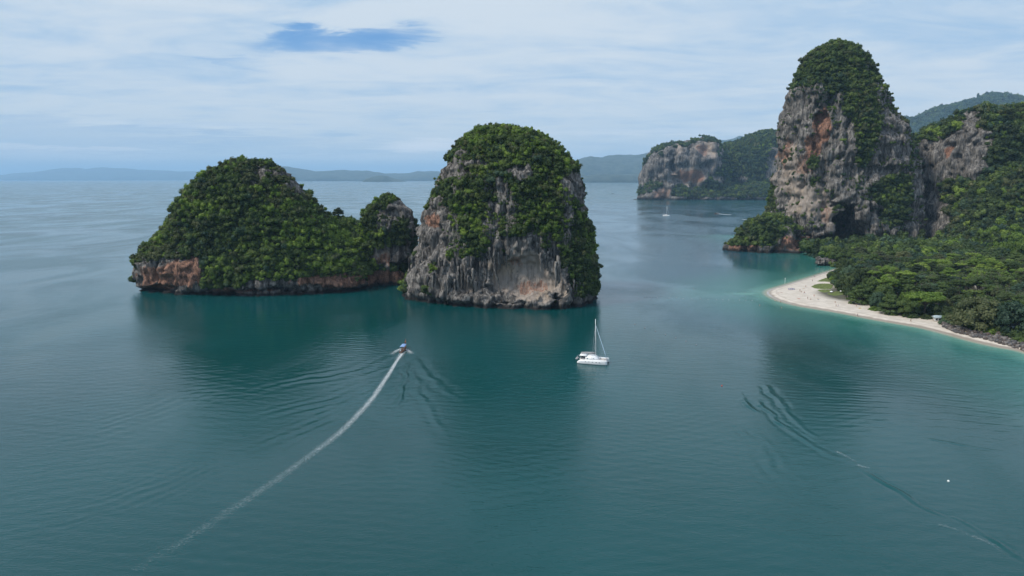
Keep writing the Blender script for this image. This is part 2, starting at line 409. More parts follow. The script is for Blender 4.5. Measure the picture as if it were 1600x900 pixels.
# ------------------------------------------------------------------ rock masses
def interp_outline(pts, Y):
    W_ = np.array([at(px, py, Y) for px, py in pts]); o = np.argsort(W_[:, 2]); return W_[o, 2], W_[o, 0]
def loft_rock(left, right, Y, depth=0.8, z0=-5, nz=110, na=150, power=2.3, lean=0.0, dabs=None, skew=0.0):
    """closed solid whose front outline runs through the given picture outline at distance Y; depth = half depth / half width"""
    zl, xl = interp_outline(left, Y); zr, xr = interp_outline(right, Y)
    zt = max(zl[-1], zr[-1]); t = np.linspace(0, 1, nz); zs = z0 + (zt - z0) * (1 - (1 - t) ** 1.6)
    an = np.linspace(0, 2 * math.pi, na, endpoint=False); V = []
    for z in zs:
        a = np.interp(z, zl, xl); b = np.interp(z, zr, xr); w = max((b - a) / 2, 0.3); c = (a + b) / 2
        dp = (w * depth) if dabs is None else dabs * (w / ((np.interp(0, zr, xr) - np.interp(0, zl, xl)) / 2)) ** 0.8
        ca, sa = np.cos(an), np.sin(an)
        x = c + w * np.sign(ca) * np.abs(ca) ** (2 / power); y = Y + lean * (z / max(zt, 1)) + dp * np.sign(sa) * np.abs(sa) ** (2 / power) + skew * (x - (xl[0] + xr[0]) / 2)
        V.append(np.stack([x, y, np.full(na, z)], 1))
    V = np.vstack(V); i = np.arange(nz - 1)[:, None] * na + np.arange(na)[None]; j = np.arange(nz - 1)[:, None] * na + (np.arange(na)[None] + 1) % na
    F = [tuple(f) for f in np.stack([i, j, j + na, i + na], -1).reshape(-1, 4)]
    F.append(tuple(range(na))[::-1]); F.append(tuple((nz - 1) * na + np.arange(na)))
    return V, F
def ridge_rock(top, Y, half, z0=-6, nx=160, na=44, front=0.5, yoff=None):
    """closed ridge: crest through the picture polyline, front face steepness 'front' (small = cliff)"""
    Wp = np.array([at(px, py, Y) for px, py in top]); xs = np.linspace(Wp[0, 0], Wp[-1, 0], nx); hs = np.interp(xs, Wp[:, 0], Wp[:, 2])
    a = np.linspace(0, math.pi, na); V = []
    e = np.clip(np.minimum(xs - xs[0], xs[-1] - xs) / (half * 0.5), 0.02, 1) ** 0.5
    for k in range(nx):
        hf = half * e[k]; c = np.cos(a); s = np.sin(a)
        y = Y - hf * np.sign(c) * np.abs(c) ** (1.0); z = z0 + (max(hs[k], z0 + 1) - z0) * np.abs(s) ** front
        V.append(np.stack([np.full(na, xs[k]), y + (yoff(xs[k]) if yoff else 0), z], 1))
    V = np.vstack(V); F = []
    for k in range(nx - 1):
        for j in range(na - 1): F.append((k * na + j, (k + 1) * na + j, (k + 1) * na + j + 1, k * na + j + 1))
        F.append((k * na, k * na + na - 1, (k + 1) * na + na - 1, (k + 1) * na))
    F.append(tuple(range(na))); F.append(tuple((nx - 1) * na + j for j in range(na))[::-1])
    return V, F
def vnormals(V, F):
    a = V[F[:, 2]] - V[F[:, 0]]; b = V[F[:, 3]] - V[F[:, 1]]; fn = np.cross(a, b) * 0.5
    N = np.zeros_like(V)
    for k in range(4): np.add.at(N, F[:, k], fn)
    return unit(N), fn
def remesh(parts, voxel, dents=()):
    bm_ = bmesh.new(); V = []; F = []
    for v, f in parts:
        b = sum(len(x) for x in V); V.append(v); F += [tuple(int(i) + b for i in q) for q in f]
    V = np.vstack(V)
    me = mesh_np('rock_coarse', V, F, None); bm_.from_mesh(me); bmesh.ops.recalc_face_normals(bm_, faces=bm_.faces); bm_.to_mesh(me); bm_.free()
    o = link('rock_coarse', me); md = o.modifiers.new('r', 'REMESH'); md.mode = 'VOXEL'; md.voxel_size = voxel; md.adaptivity = 0
    dg = bpy.context.evaluated_depsgraph_get(); ev = o.evaluated_get(dg); m2 = ev.to_mesh()
    V = np.empty(len(m2.vertices) * 3, dtype=np.float32); m2.vertices.foreach_get('co', V); V = V.reshape(-1, 3).astype(float)
    Fl = np.empty(len(m2.loops), dtype=np.int32); m2.loops.foreach_get('vertex_index', Fl)
    tot = np.empty(len(m2.polygons), dtype=np.int32); m2.polygons.foreach_get('loop_total', tot)
    F = Fl.reshape(-1, 4) if (tot == 4).all() else None
    ev.to_mesh_clear(); bpy.data.objects.remove(o); bpy.data.meshes.remove(me)
    assert F is not None
    return V, F
def patch(px, py, c, jit=0.0, sharp=False):
    q = ((px - c[0]) / c[2]) ** 2 + ((py - c[1]) / c[3]) ** 2
    t = np.clip((1.12 - np.sqrt(q) + jit) / 0.22, 0, 1) if sharp else np.clip((1.35 - np.sqrt(q) + jit) / 0.7, 0, 1); return t * t * (3 - 2 * t)
def sculpt(parts, voxel, base_veg=0.0, paint=(), dents=(), s=1.0, amp=1.0, notch=2.5, seed=0, slope=0.5, vnoise_amp=0.4, flute=1.0, name='rock'):
    V, F = remesh(parts, voxel)
    if dents:
        px, py = to_px(V); N, _ = vnormals(V, F)
        for (cx, cy, rx, ry, a) in dents:
            V[:, 1] += a * patch(px, py, (cx, cy, rx, ry), fbm(V / s / 7.0, 2, 88) * 0.25, abs(a) > 11) * (N[:, 1] < 0.15) * s
        V, F = remesh([(V, F)], voxel)
    N, fn = vnormals(V, F); H = N.copy(); H[:, 2] *= 0.25; H = unit(H + 1e-6)
    p = V / s
    px, py = to_px(V); jit = (fbm(p / np.array([7.0, 7.0, 14.0]), 4, seed + 5) * 0.9 + vnoise(p / np.array([2.5, 2.5, 7.0]), seed + 16) * 0.25)
    veg = base_veg + slope * (N[:, 2] - 0.1) + vnoise_amp * fbm(p / np.array([11, 11, 22.0]), 4, seed + 9)
    rust = np.zeros(len(V)); pale = np.zeros(len(V)); flat = np.zeros(len(V))
    for e in paint:
        w = patch(px, py, e[1:5], jit) * (e[5] if len(e) > 5 else 1.0)
        if e[0] == 'rock': veg -= w
        elif e[0] == 'veg': veg += w
        elif e[0] == 'rust': rust += w; veg -= w * 0.5
        elif e[0] == 'pale': pale += w; veg -= w
        elif e[0] == 'smooth': flat = np.maximum(flat, w)
    hz = V[:, 2]
    veg -= np.clip((6 * s ** 0.5 - hz) / (4 * s ** 0.5), 0, 1) * 1.2
    veg = np.clip(veg, 0, 1); rk = 1 - np.clip((veg - 0.3) / 0.4, 0, 1); rk = rk * (1 - 0.93 * flat)
    big = fbm(p / 26.0, 3, seed) * 5.0 + fbm(p / 9.0, 3, seed + 2) * 2.0 * (1 - 0.85 * flat)
    fl = ridged(p * np.array([1 / 5.0, 1 / 5.0, 1 / 34.0]), 3, seed + 3); fl2 = ridged(p * np.array([1 / 1.9, 1 / 1.9, 1 / 11.0]), 2, seed + 4)
    blk = fbm(p * np.array([1 / 3.4, 1 / 3.4, 1 / 5.5]), 3, seed + 6)
    gash = np.clip(0.32 - np.abs(vnoise(p * np.array([1 / 8.0, 1 / 8.0, 1 / 40.0]), seed + 8)), 0, 1) / 0.32
    hole_ = np.clip(fbm(p * np.array([1 / 6.0, 1 / 6.0, 1 / 9.0]), 3, seed + 12) - 0.18, 0, 1) * 5
    led = np.clip(fbm(p * np.array([1 / 14.0, 1 / 14.0, 1 / 5.0]), 2, seed + 15), -.4, .4) * 3.0
    dsp = big * amp + rk * flute * (fl * 2.1 + fl2 * 0.9 + blk * 2.1 - gash ** 2 * 3.4 - hole_ * 2.0 + led) + (1 - rk) * (fbm(p / 4.0, 2, seed + 7) * 1.2)
    V = V + H * dsp[:, None] * s
    # wave-cut notch at the waterline
    low = np.exp(-((V[:, 2] - 1.2 * min(s, 2)) / (1.7 * min(s, 2))) ** 2); Hh = H.copy(); Hh[:, 2] = 0
    V -= unit(Hh + 1e-9) * (low * notch * (0.75 + 0.5 * fbm(p / 7.0, 2, seed + 14)))[:, None]
    wet = np.clip(1 - (V[:, 2] - 1.2 * min(s, 2)) / 1.6, 0, 1)
    N, fn = vnormals(V, F)
    return dict(V=V, F=F, N=N, fn=fn, veg=veg, rust=np.clip(rust, 0, 1), pale=np.clip(pale, 0, 1), wet=wet, px=None, name=name, s=s)
def rock_object(K, name, mat='karst_rock', **tags):
    me = mesh_np(name, K['V'], K['F'], MAT[mat], {k: K[k] for k in ('veg', 'rust', 'pale', 'wet')})
    o = link(name, me); tag(o, **tags); return o
def scatter(K, spacing, rad, rng, thr=0.5, tintfn=None, back=True, sink=0.25, tufts=0.0):
    V, F, N = K['V'], K['F'], K['N']; C = V[F].mean(1); A = np.linalg.norm(K['fn'], axis=1); fv = K['veg'][F].mean(1); n = N[F[:, 0]]
    dens = np.where(fv > thr, 1.0, 0.0) + np.where((fv <= thr) & (fv > thr - 0.3), 0.22, 0.0) + tufts
    ok = (C[:, 2] > 3.0 * min(K['s'], 1.5)) & (n[:, 1] < 0.75 if not back else True)
    w = A * dens * ok; M = int(w.sum() / spacing ** 2 * 4)
    f = rng.choice(len(F), size=M, p=w / w.sum())
    P = C[f] + rng.normal(size=(M, 3)) * spacing * 0.25
    cell = np.floor(P / (spacing * 0.95)).astype(np.int64); key = (cell[:, 0] * 73856093) ^ (cell[:, 1] * 19349663) ^ (cell[:, 2] * 83492791)
    _, u = np.unique(key, return_index=True); f = f[u]; P = P[u]; q = n[f]
    small = np.where(fv[f] > thr, 1.0, 0.6)
    r = rad[0] + (rad[1] - rad[0]) * rng.random(len(f)) ** 2.4; r = r * small
    P = C[f] + q * (r * 0.15)[:, None]; P[:, 2] -= r * sink
    t = fbm(P / (22.0 * K['s']), 3, 91) * 1.6 + rng.normal(size=len(P)) * 0.45 + q[:, 2] * 0.55
    tint = np.select([t < -0.45, t < 0.38, t < 0.78], [0, 1, 2], 3)
    tint = np.where((tint == 2) & (rng.random(len(P)) < 0.3), 1, tint); tint = np.where((tint == 0) & (rng.random(len(P)) < 0.35), 4, tint)
    if tintfn is not None: tint = tintfn(P, tint, q, rng)
    return P, r, tint
def front_pt(K, px, py, tol=2.5):
    if K['px'] is None: K['px'] = to_px(K['V'])
    d = (K['px'][0] - px) ** 2 + (K['px'][1] - py) ** 2; c = np.where(d < tol * tol)[0]
    if len(c) == 0: c = np.argsort(d)[:5]
    return K['V'][c[np.argmin(K['V'][c, 1])]]
# ------------------------------------------------------------------ the rock islands and headlands
rg = np.random.default_rng(21)
def bright_at(cs):
    """regions where lighter foliage grows (picture ellipses)"""
    def f(P, tint, n, rng):
        px, py = to_px(P); t = tint.copy()
        for (cx, cy, rx, ry, kind, prob) in cs:
            m = (((px - cx) / rx) ** 2 + ((py - cy) / ry) ** 2 < 1) & (rng.random(len(P)) < prob); t[m] = kind
        return t
    return f

# main dome island
K_DOME = sculpt([loft_rock([(790, 197), (744, 207), (719, 226), (702, 250), (692, 272), (678, 305), (669, 330), (661, 355), (654, 378), (645, 407), (637, 432), (632, 452), (631, 478)],
                           [(790, 197), (828, 205), (856, 223), (880, 246), (894, 266), (901, 290), (907, 315), (910, 340), (915, 380), (919, 410), (921, 440), (926, 478)], 438, depth=0.84, power=2.6, skew=-0.20)],
    0.85, base_veg=0.53, seed=1, amp=0.55, notch=3.0, name='dome_island', vnoise_amp=0.62,
    flute=1.05, dents=[(815, 440, 50, 32, 7), (780, 448, 30, 24, 3), (722, 440, 12, 22, 5), (752, 425, 14, 25, 4), (872, 468, 12, 8, 12)],
    paint=[('rock', 700, 268, 22, 14, .75), ('rock', 752, 256, 22, 6, .45), ('rock', 815, 270, 20, 10, .6), ('rock', 788, 290, 11, 14, .65), ('rock', 784, 326, 9, 9, .7), ('rock', 768, 322, 6, 7, .6),
           ('rock', 893, 290, 13, 24, 1), ('rock', 912, 315, 7, 20, .8), ('rock', 666, 385, 28, 62, 1.8), ('rust', 678, 345, 8, 11, 1), ('rock', 655, 430, 22, 30, 1),
           ('veg', 677, 415, 9, 14, 1.3), ('veg', 635, 432, 5, 22, 1.5),
           ('rock', 725, 438, 42, 42, 1.6), ('rock', 800, 440, 75, 46, 1.6), ('rock', 815, 382, 40, 16, 1.0), ('rock', 866, 405, 14, 45, 1.1), ('rock', 880, 455, 24, 22, .9),
           ('pale', 820, 407, 26, 16, 1), ('pale', 825, 447, 52, 20, 1), ('smooth', 812, 436, 60, 36, 1.2), ('pale', 812, 434, 58, 36, .9), ('rust', 832, 450, 30, 10, .45), ('rust', 805, 408, 12, 10, .4), ('pale', 727, 445, 14, 18, .6),
           ('veg', 905, 420, 16, 45, .55), ('veg', 748, 395, 26, 7, .8), ('rock', 740, 230, 30, 12, .25)])
rock_object(K_DOME, 'karst_island', label='tall dome shaped limestone island with scooped pale cliff foot, centre of the bay', cat='island', kind='structure')
P, r, t = scatter(K_DOME, 2.05, (1.0, 3.4), rg, tintfn=bright_at([(735, 345, 35, 22, 2, .45), (790, 225, 80, 25, 2, .22), (850, 350, 35, 30, 2, .35), (700, 390, 22, 18, 2, .4), (895, 400, 20, 60, 0, .5)]))
tag(shrubs('shrubbery', P, r, t, rg), 'dense green shrubs and small trees covering the tall dome island', 'shrubbery', kind='stuff')

def stalactite(K, parent, px, py, length, r, lean=0.0):
    p = front_pt(K, px, py, 2.0); pts = []; rr = []; n = 7
    for i in range(n):
        t = i / (n - 1); pts.append((p[0] + lean * length * t + 0.25 * math.sin(i * 2.3 + px), p[1] - 1.4 + 0.6 * t, p[2] + 2.0 - (length + 2) * t)); rr.append(r * (0.55 + 0.6 * math.sin(math.pi * min(1, t * 1.25 + .15)) ** 1.2) * (1 - .45 * t) * (1 + .25 * math.sin(i * 3.1 + px)))
    if pts[-1][2] < 1.2: k_ = (p[2] + 2 - 1.2) / (length + 2); pts = [(x, y, p[2] + 2 - (p[2] + 2 - z) * k_) for x, y, z in pts]
    m = MB(); m.tube(pts, rr, 7); return link('stalactite', m.mesh('stalactite', MAT['karst_rock'], True), parent)
DOME = bpy.data.objects['karst_island']
sr = random.Random(4)
for k in range(26): stalactite(K_DOME, DOME, 688 + k * 2.9 + sr.uniform(-1, 1), sr.uniform(404, 446), sr.uniform(6, 15), sr.uniform(.55, 1.2))
for k in range(9): stalactite(K_DOME, DOME, 762 + k * 3.4 + sr.uniform(-1, 1), sr.uniform(390, 400), sr.uniform(5, 9), sr.uniform(.5, .9))
for k in range(9): stalactite(K_DOME, DOME, 844 + k * 3.0, sr.uniform(386, 400), sr.uniform(6, 12), sr.uniform(.5, .95))
for k in range(9): stalactite(K_DOME, DOME, 640 + k * 5.2, sr.uniform(400, 442), sr.uniform(5, 11), sr.uniform(.5, 1.0))
for k in range(7): stalactite(K_DOME, DOME, 880 + k * 5 + sr.uniform(-2, 2), sr.uniform(440, 455), sr.uniform(4, 9), sr.uniform(.4, .8))
stalactite(K_DOME, DOME, 872, 404, 25, 1.2, .03); stalactite(K_DOME, DOME, 869, 412, 20, .8, .03); stalactite(K_DOME, DOME, 772, 415, 18, 1.0, .28)

# left island: dome, saddle and small cone
K_LEFT = sculpt([loft_rock([(390, 253), (364, 256), (350, 264), (330, 272), (312, 281), (294, 300), (284, 316), (278, 334), (262, 360), (248, 378), (228, 394), (218, 408), (218, 425), (222, 440), (228, 468)],
                           [(390, 253), (427, 261), (450, 275), (466, 292), (480, 312), (490, 326), (510, 345), (535, 372), (560, 400), (576, 425), (588, 468)], 464, depth=0.44, power=2.3),
                 loft_rock([(530, 343), (496, 352), (455, 378), (430, 400), (420, 462)], [(530, 343), (560, 352), (592, 374), (612, 410), (622, 466)], 480, depth=0.44, power=2.1),
                 loft_rock([(604, 308), (592, 314), (578, 326), (568, 342), (560, 400), (562, 455)], [(604, 308), (622, 313), (636, 324), (642, 338), (648, 352), (649, 400), (645, 460)], 486, depth=0.8)],
    0.95, base_veg=0.78, seed=40, amp=0.6, notch=3.0, name='left_island', vnoise_amp=0.38,
    dents=[(245, 452, 30, 5, 6), (420, 455, 40, 5, 4), (628, 418, 14, 12, 8), (500, 452, 90, 6, 4)],
    paint=[('rock', 240, 430, 36, 19, 2.2), ('rock', 296, 430, 24, 30, 2), ('rust', 255, 432, 40, 16, 1), ('rust', 298, 425, 18, 26, 1), ('pale', 226, 428, 14, 14, .5), ('rock', 270, 436, 40, 16, 1.5), ('rock', 265, 440, 30, 12, 1.2),
           ('rock', 368, 455, 46, 6, 1.3), ('rust', 368, 455, 46, 7, .6), ('rock', 500, 446, 120, 10, 1.8), ('rock', 240, 428, 40, 22, 1.2), ('rust', 540, 437, 85, 10, .8), ('rock', 597, 402, 15, 15, 1.2), ('pale', 597, 402, 12, 13, .7),
           ('rust', 597, 405, 10, 12, .5), ('rock', 618, 400, 22, 16, 1.2), ('rust', 605, 432, 45, 10, .8), ('rock', 610, 434, 40, 10, 1.2), ('rock', 626, 322, 18, 20, .75), ('rock', 612, 330, 36, 30, .35), ('rock', 598, 398, 20, 16, 1.2),
           ('rock', 425, 270, 32, 13, .8), ('rock', 458, 288, 18, 22, .9), ('rock', 400, 285, 20, 10, .4), ('rock', 372, 272, 9, 8, .5), ('rock', 640, 370, 9, 40, .4)])
rock_object(K_LEFT, 'karst_island', label='long low rock island with a forested hump, green saddle and small grey cone', cat='island', kind='structure')
P, r, t = scatter(K_LEFT, 2.15, (1.1, 3.9), rg, tintfn=bright_at([(500, 385, 55, 38, 2, .5), (560, 370, 25, 20, 2, .5), (305, 305, 40, 38, 2, .30), (310, 290, 34, 28, 3, .35), (280, 350, 40, 30, 3, .25), (330, 330, 40, 20, 2, .25), (430, 285, 50, 35, 3, .55), (500, 380, 70, 45, 2, .3), (430, 430, 60, 15, 2, .3), (610, 350, 40, 30, 0, .5)]))
tag(shrubs('shrubbery', P, r, t, rg), 'thick green jungle covering the long low island on the left', 'shrubbery', kind='stuff')

# the great tower and its low promontory
K_TOWER = sculpt([loft_rock([(1308, 67), (1276, 80), (1257, 97), (1246, 125), (1236, 147), (1231, 190), (1228, 230), (1223, 270), (1215, 310), (1203, 345), (1198, 370), (1198, 396)],
                            [(1308, 67), (1334, 75), (1355, 96), (1365, 125), (1375, 147), (1388, 172), (1402, 197), (1414, 226), (1420, 260), (1424, 300), (1427, 396)], 760, depth=0.72, power=2.5),
                  loft_rock([(1200, 338), (1178, 348), (1164, 358), (1150, 372), (1139, 384), (1134, 396)], [(1200, 338), (1230, 345), (1255, 365), (1272, 380), (1284, 396)], 702, dabs=26, power=2.1)],
    1.4, base_veg=0.10, seed=70, s=1.5, amp=0.6, notch=2.5, name='tower', slope=0.75, vnoise_amp=0.42, flute=1.15,
    dents=[(1328, 356, 27, 31, 40), (1320, 377, 44, 14, 34), (1248, 364, 9, 25, 20), (1262, 380, 11, 18, 18), (1374, 338, 9, 13, 8), (1283, 195, 8, 24, 8), (1280, 225, 6, 16, 5), (1312, 320, 30, 5, 3)],
    paint=[('veg', 1305, 95, 55, 34, 1.6), ('veg', 1330, 122, 42, 20, 1.2), ('veg', 1268, 118, 26, 16, 1.0), ('veg', 1352, 160, 22, 30, 1.1), ('veg', 1354, 210, 17, 42, .7), ('veg', 1346, 240, 10, 26, .4), ('rock', 1397, 235, 14, 40, .5), ('rock', 1375, 250, 20, 30, .5), ('rock', 1382, 190, 8, 22, .4),
           ('veg', 1387, 310, 18, 36, .9), ('veg', 1407, 300, 14, 38, .9), ('veg', 1392, 340, 16, 16, .6), ('rock', 1328, 352, 34, 36, 2), ('veg', 1287, 305, 17, 9, .7), ('veg', 1275, 290, 8, 16, .6), ('veg', 1272, 255, 5, 9, .8), ('veg', 1208, 300, 8, 26, 1.0),
           ('rock', 1225, 190, 16, 60, .5), ('rust', 1283, 198, 12, 28, 1.1), ('rust', 1270, 226, 13, 15, .8), ('rust', 1227, 243, 7, 22, .5), ('rust', 1258, 258, 14, 18, .4), ('pale', 1236, 282, 20, 45, .7), ('pale', 1280, 320, 22, 28, .75),
           ('pale', 1262, 325, 14, 26, .5), ('rust', 1290, 332, 8, 22, .4), ('pale', 1300, 345, 16, 26, .5), ('veg', 1175, 375, 34, 20, .75), ('veg', 1155, 372, 14, 12, .5), ('rust', 1165, 385, 22, 8, .7), ('rust', 1245, 382, 30, 12, .7), ('rock', 1180, 391, 60, 6, 1), ('rock', 1248, 382, 30, 14, .8)])
rock_object(K_TOWER, 'karst_tower', label='towering grey and rust limestone rock with green cap and dark cave mouth', cat='rock tower', kind='structure')
P, r, t = scatter(K_TOWER, 3.3, (1.9, 4.8), rg, tintfn=bright_at([(1320, 110, 50, 40, 1, .4), (1180, 375, 35, 20, 1, .4)]), tufts=0.02)
t = np.where((t == 2) & (rg.random(len(t)) < 0.5), 1, t)
tag(shrubs('shrubbery', P, r, t, rg), 'dark green scrub on the cap and ledges of the rock tower', 'shrubbery', kind='stuff')

# rock mass to the right of the tower with its forested slopes
K_RIGHT = sculpt([ridge_rock([(1424, 300), (1427, 236), (1446, 216), (1462, 208), (1478, 194), (1498, 186), (1516, 176), (1522, 169), (1540, 174), (1553, 177), (1566, 176), (1577, 170), (1583, 172), (1587, 200), (1594, 222), (1640, 236), (1700, 268), (1760, 330), (1800, 395)], 770, 62, front=0.36),
                  ridge_rock([(1462, 392), (1474, 360), (1490, 325), (1515, 298), (1540, 285), (1580, 262), (1620, 262), (1690, 300), (1780, 372), (1830, 400)], 705, 66, front=0.85),
                  ridge_rock([(1470, 392), (1520, 360), (1560, 345), (1620, 330), (1700, 345), (1800, 400)], 655, 55, front=0.9)],
    1.7, base_veg=0.70, seed=110, s=1.5, amp=0.55, notch=0.0, name='right', slope=0.35, vnoise_amp=0.3,
    paint=[('rock', 1517, 233, 40, 38, 2.4), ('rock', 1519, 192, 16, 16, 2), ('rock', 1542, 215, 12, 20, 1.2), ('rock', 1453, 246, 22, 26, 2), ('rock', 1438, 290, 24, 60, 3), ('rock', 1452, 350, 30, 36, 3), ('rock', 1485, 250, 52, 28, 1.6), ('rock', 1500, 215, 30, 20, 1.2), ('rock', 1432, 345, 10, 45, 1.2), ('rust', 1482, 240, 5, 10, .8), ('pale', 1441, 345, 12, 22, .6),
           ('veg', 1478, 225, 9, 22, .9), ('veg', 1470, 200, 22, 9, .9), ('veg', 1545, 200, 8, 10, .6)])
rock_object(K_RIGHT, 'cliff', label='grey cliff spire with forested slope to the right of the tower', cat='cliff', kind='structure')
P, r, t = scatter(K_RIGHT, 4.4, (2.4, 7.6), rg, tintfn=bright_at([(1520, 300, 200, 140, 4, .25), (1520, 300, 200, 140, 0, .25), (1580, 380, 60, 25, 2, .4), (1590, 260, 25, 20, 3, .3), (1480, 215, 25, 20, 2, .2)]))
tag(shrubs('jungle', P, r, t, rg, tall=(0.8, 1.35)), 'dark green jungle on the slope right of the rock tower', 'jungle', kind='stuff')

# headland across the bay
K_HEAD = sculpt([ridge_rock([(1001, 300), (1004, 262), (1009, 250), (1024, 233), (1042, 226), (1060, 224), (1072, 226), (1082, 219), (1090, 222), (1100, 217), (1110, 218), (1118, 228), (1128, 240), (1136, 262)], 2420, 120, front=0.22, nx=200),
                 ridge_rock([(1112, 300), (1118, 240), (1126, 232), (1140, 223), (1155, 224), (1164, 218), (1175, 213), (1193, 206), (1210, 208), (1224, 207), (1260, 200), (1300, 210)], 2560, 160, front=0.38, nx=200),
                 ridge_rock([(1026, 312), (1030, 288), (1060, 286), (1095, 296), (1130, 292), (1160, 290), (1190, 286), (1220, 280), (1260, 290)], 2375, 110, front=0.8, nx=200),
                 loft_rock([(1014, 290), (1006, 296), (1001, 305), (1000, 320)], [(1014, 290), (1030, 292), (1045, 302), (1050, 320)], 2340, depth=0.9)],
    5.5, base_veg=0.70, seed=150, s=4.2, amp=0.5, notch=5.0, name='headland', slope=0.5, vnoise_amp=0.3, flute=1.1,
    dents=[(1054, 255, 2, 30, 10), (1035, 262, 2, 20, 6)],
    paint=[('rock', 1036, 262, 34, 27, 1.8), ('rock', 1088, 250, 30, 34, 1.8), ('rock', 1104, 235, 14, 16, .6), ('rock', 1072, 280, 34, 9, .9), ('rock', 1034, 303, 16, 11, 1.4), ('rock', 1012, 308, 14, 8, .8), ('rock', 1007, 275, 10, 20, .8), ('rust', 1034, 303, 14, 10, .45), ('pale', 1034, 303, 14, 10, .7),
           ('veg', 1035, 250, 14, 16, .4), ('veg', 1074, 254, 9, 20, .6), ('pale', 1104, 232, 13, 12, .8), ('rust', 1100, 235, 8, 10, .5), ('pale', 1090, 275, 22, 12, .7), ('rust', 1085, 276, 20, 8, .7), ('pale', 1062, 275, 22, 10, .6), ('rust', 1064, 274, 10, 10, .5), ('pale', 1061, 232, 4, 8, .8), ('pale', 1112, 258, 6, 18, .5),
           ('rock', 1207, 255, 12, 26, .7), ('rock', 1160, 284, 7, 8, .8), ('rock', 1123, 280, 5, 5, .7), ('rock', 1120, 313, 22, 4, .5)])
rock_object(K_HEAD, 'headland', 'karst_rock_far', label='distant rocky headland with rust cliffs and forest across the bay', cat='headland', kind='structure')
P, r, t = scatter(K_HEAD, 10.5, (6.0, 11.0), rg); t = np.where((t >= 2) & (t < 4) & (rg.random(len(t)) < 0.8), 1, t); t = np.where((t == 1) & (rg.random(len(t)) < .45), 4, t)
tag(shrubs('jungle', P, r, t, rg), 'dark forest covering the distant headland across the bay', 'jungle', kind='stuff')

# green mountain behind the tower
K_MOUNT = sculpt([ridge_rock([(1330, 240), (1380, 196), (1405, 188), (1418, 187), (1432, 191), (1450, 182), (1467, 174), (1490, 166), (1510, 162), (1522, 160), (1536, 153), (1553, 151), (1568, 153), (1582, 160), (1596, 163), (1640, 160), (1700, 175), (1800, 200), (1900, 240)], 5200, 570, front=0.7, nx=180)],
    15, base_veg=0.9, seed=170, s=13, amp=0.7, notch=0.0, name='mount', slope=0.4, vnoise_amp=0.3,
    paint=[('rock', 1420, 226, 14, 14, 1.4), ('pale', 1420, 226, 12, 12, .7), ('rock', 1560, 172, 10, 6, .5)])
rock_object(K_MOUNT, 'hill', 'karst_rock_far', label='forested mountain ridge behind the rock tower', cat='mountain', kind='structure')
P, r, t = scatter(K_MOUNT, 27, (14, 27), rg, back=False); t = np.where(t >= 2, 4, t); t = np.where((t == 1) & (rg.random(len(t)) < .5), 4, t)
tag(shrubs('jungle', P, r, t, rg), 'forest on the mountain ridge behind the rock tower', 'jungle', kind='stuff')

# far hills and islets along the horizon
m_, gg, b_, o_ = new_mat('far_forest')
gg.put(b_.inputs['Base Color'], gg.mix(gg.rng(gg.noise(wpos(gg), 0.012, 5), 0.4, 0.6), (0.02, 0.035, 0.02), (0.045, 0.06, 0.035))); b_.inputs['Roughness'].default_value = 0.9
def far_hill(name, pts, Y, half, label, vox=45, seed=0, rough=1.0, front=0.9):
    drop = Y * Y / (2 * 7.4e6)
    V, F = remesh([ridge_rock(pts, Y, half, z0=-drop - 20, nx=260, na=20, front=front)], vox)
    N, _ = vnormals(V, F)
    h = np.clip((V[:, 2] + drop) / 120, 0, 1)
    V = V + N * (fbm(V / (Y * 0.03), 5, seed) * Y * 0.0035 * rough * h)[:, None]
    V[:, 2] += ridged(V / (Y * 0.018), 3, seed + 4) * Y * 0.0009 * rough * h
    o = link(name, mesh_np(name, V, F, MAT['far_forest'])); tag(o, label, 'hills', kind='structure')
far_hill('hills', [(-180, 272), (-60, 270), (0, 273), (20, 272), (34, 270), (60, 269), (80, 268), (90, 264), (100, 263), (122, 263), (134, 266), (144, 266), (152, 262), (168, 261), (195, 263), (220, 267), (250, 268), (300, 269), (330, 272), (420, 274), (500, 276), (580, 272), (612, 273), (660, 276)], 34000, 1500, 'pale blue hills on the horizon at far left', 60, 5)
far_hill('hills', [(400, 278), (430, 263), (448, 261), (470, 264), (492, 268), (512, 267), (550, 268), (570, 267), (590, 270), (602, 273), (620, 272), (650, 269), (680, 268), (720, 270), (780, 272), (860, 277)], 17500, 900, 'blue wooded hills on the horizon between the two islands', 40, 15)
far_hill('islet', [(566, 283), (573, 279), (582, 276), (596, 274), (606, 275), (616, 279), (626, 281), (634, 283)], 12500, 160, 'low dark islet on the horizon in front of blue hills', 14, 25, 0.5)
far_hill('hills', [(840, 270), (880, 262), (896, 252), (908, 248), (919, 246), (934, 248), (960, 246), (985, 245), (1010, 240), (1050, 238), (1120, 250), (1200, 262), (1260, 275)], 13500, 1300, 'blue mountain on the horizon between dome island and headland', 40, 35, 1.4)
far_hill('hills', [(890, 279), (915, 275), (935, 271), (960, 273), (1000, 272), (1060, 275)], 10500, 260, 'low dark shore hills in front of the blue mountain', 22, 45, 0.6)
far_hill('hills', [(1060, 240), (1116, 219), (1134, 219), (1148, 216), (1156, 212), (1160, 213), (1164, 222), (1180, 240)], 12000, 300, 'blue pointed peak rising behind the distant headland', 22, 55, 0.5)
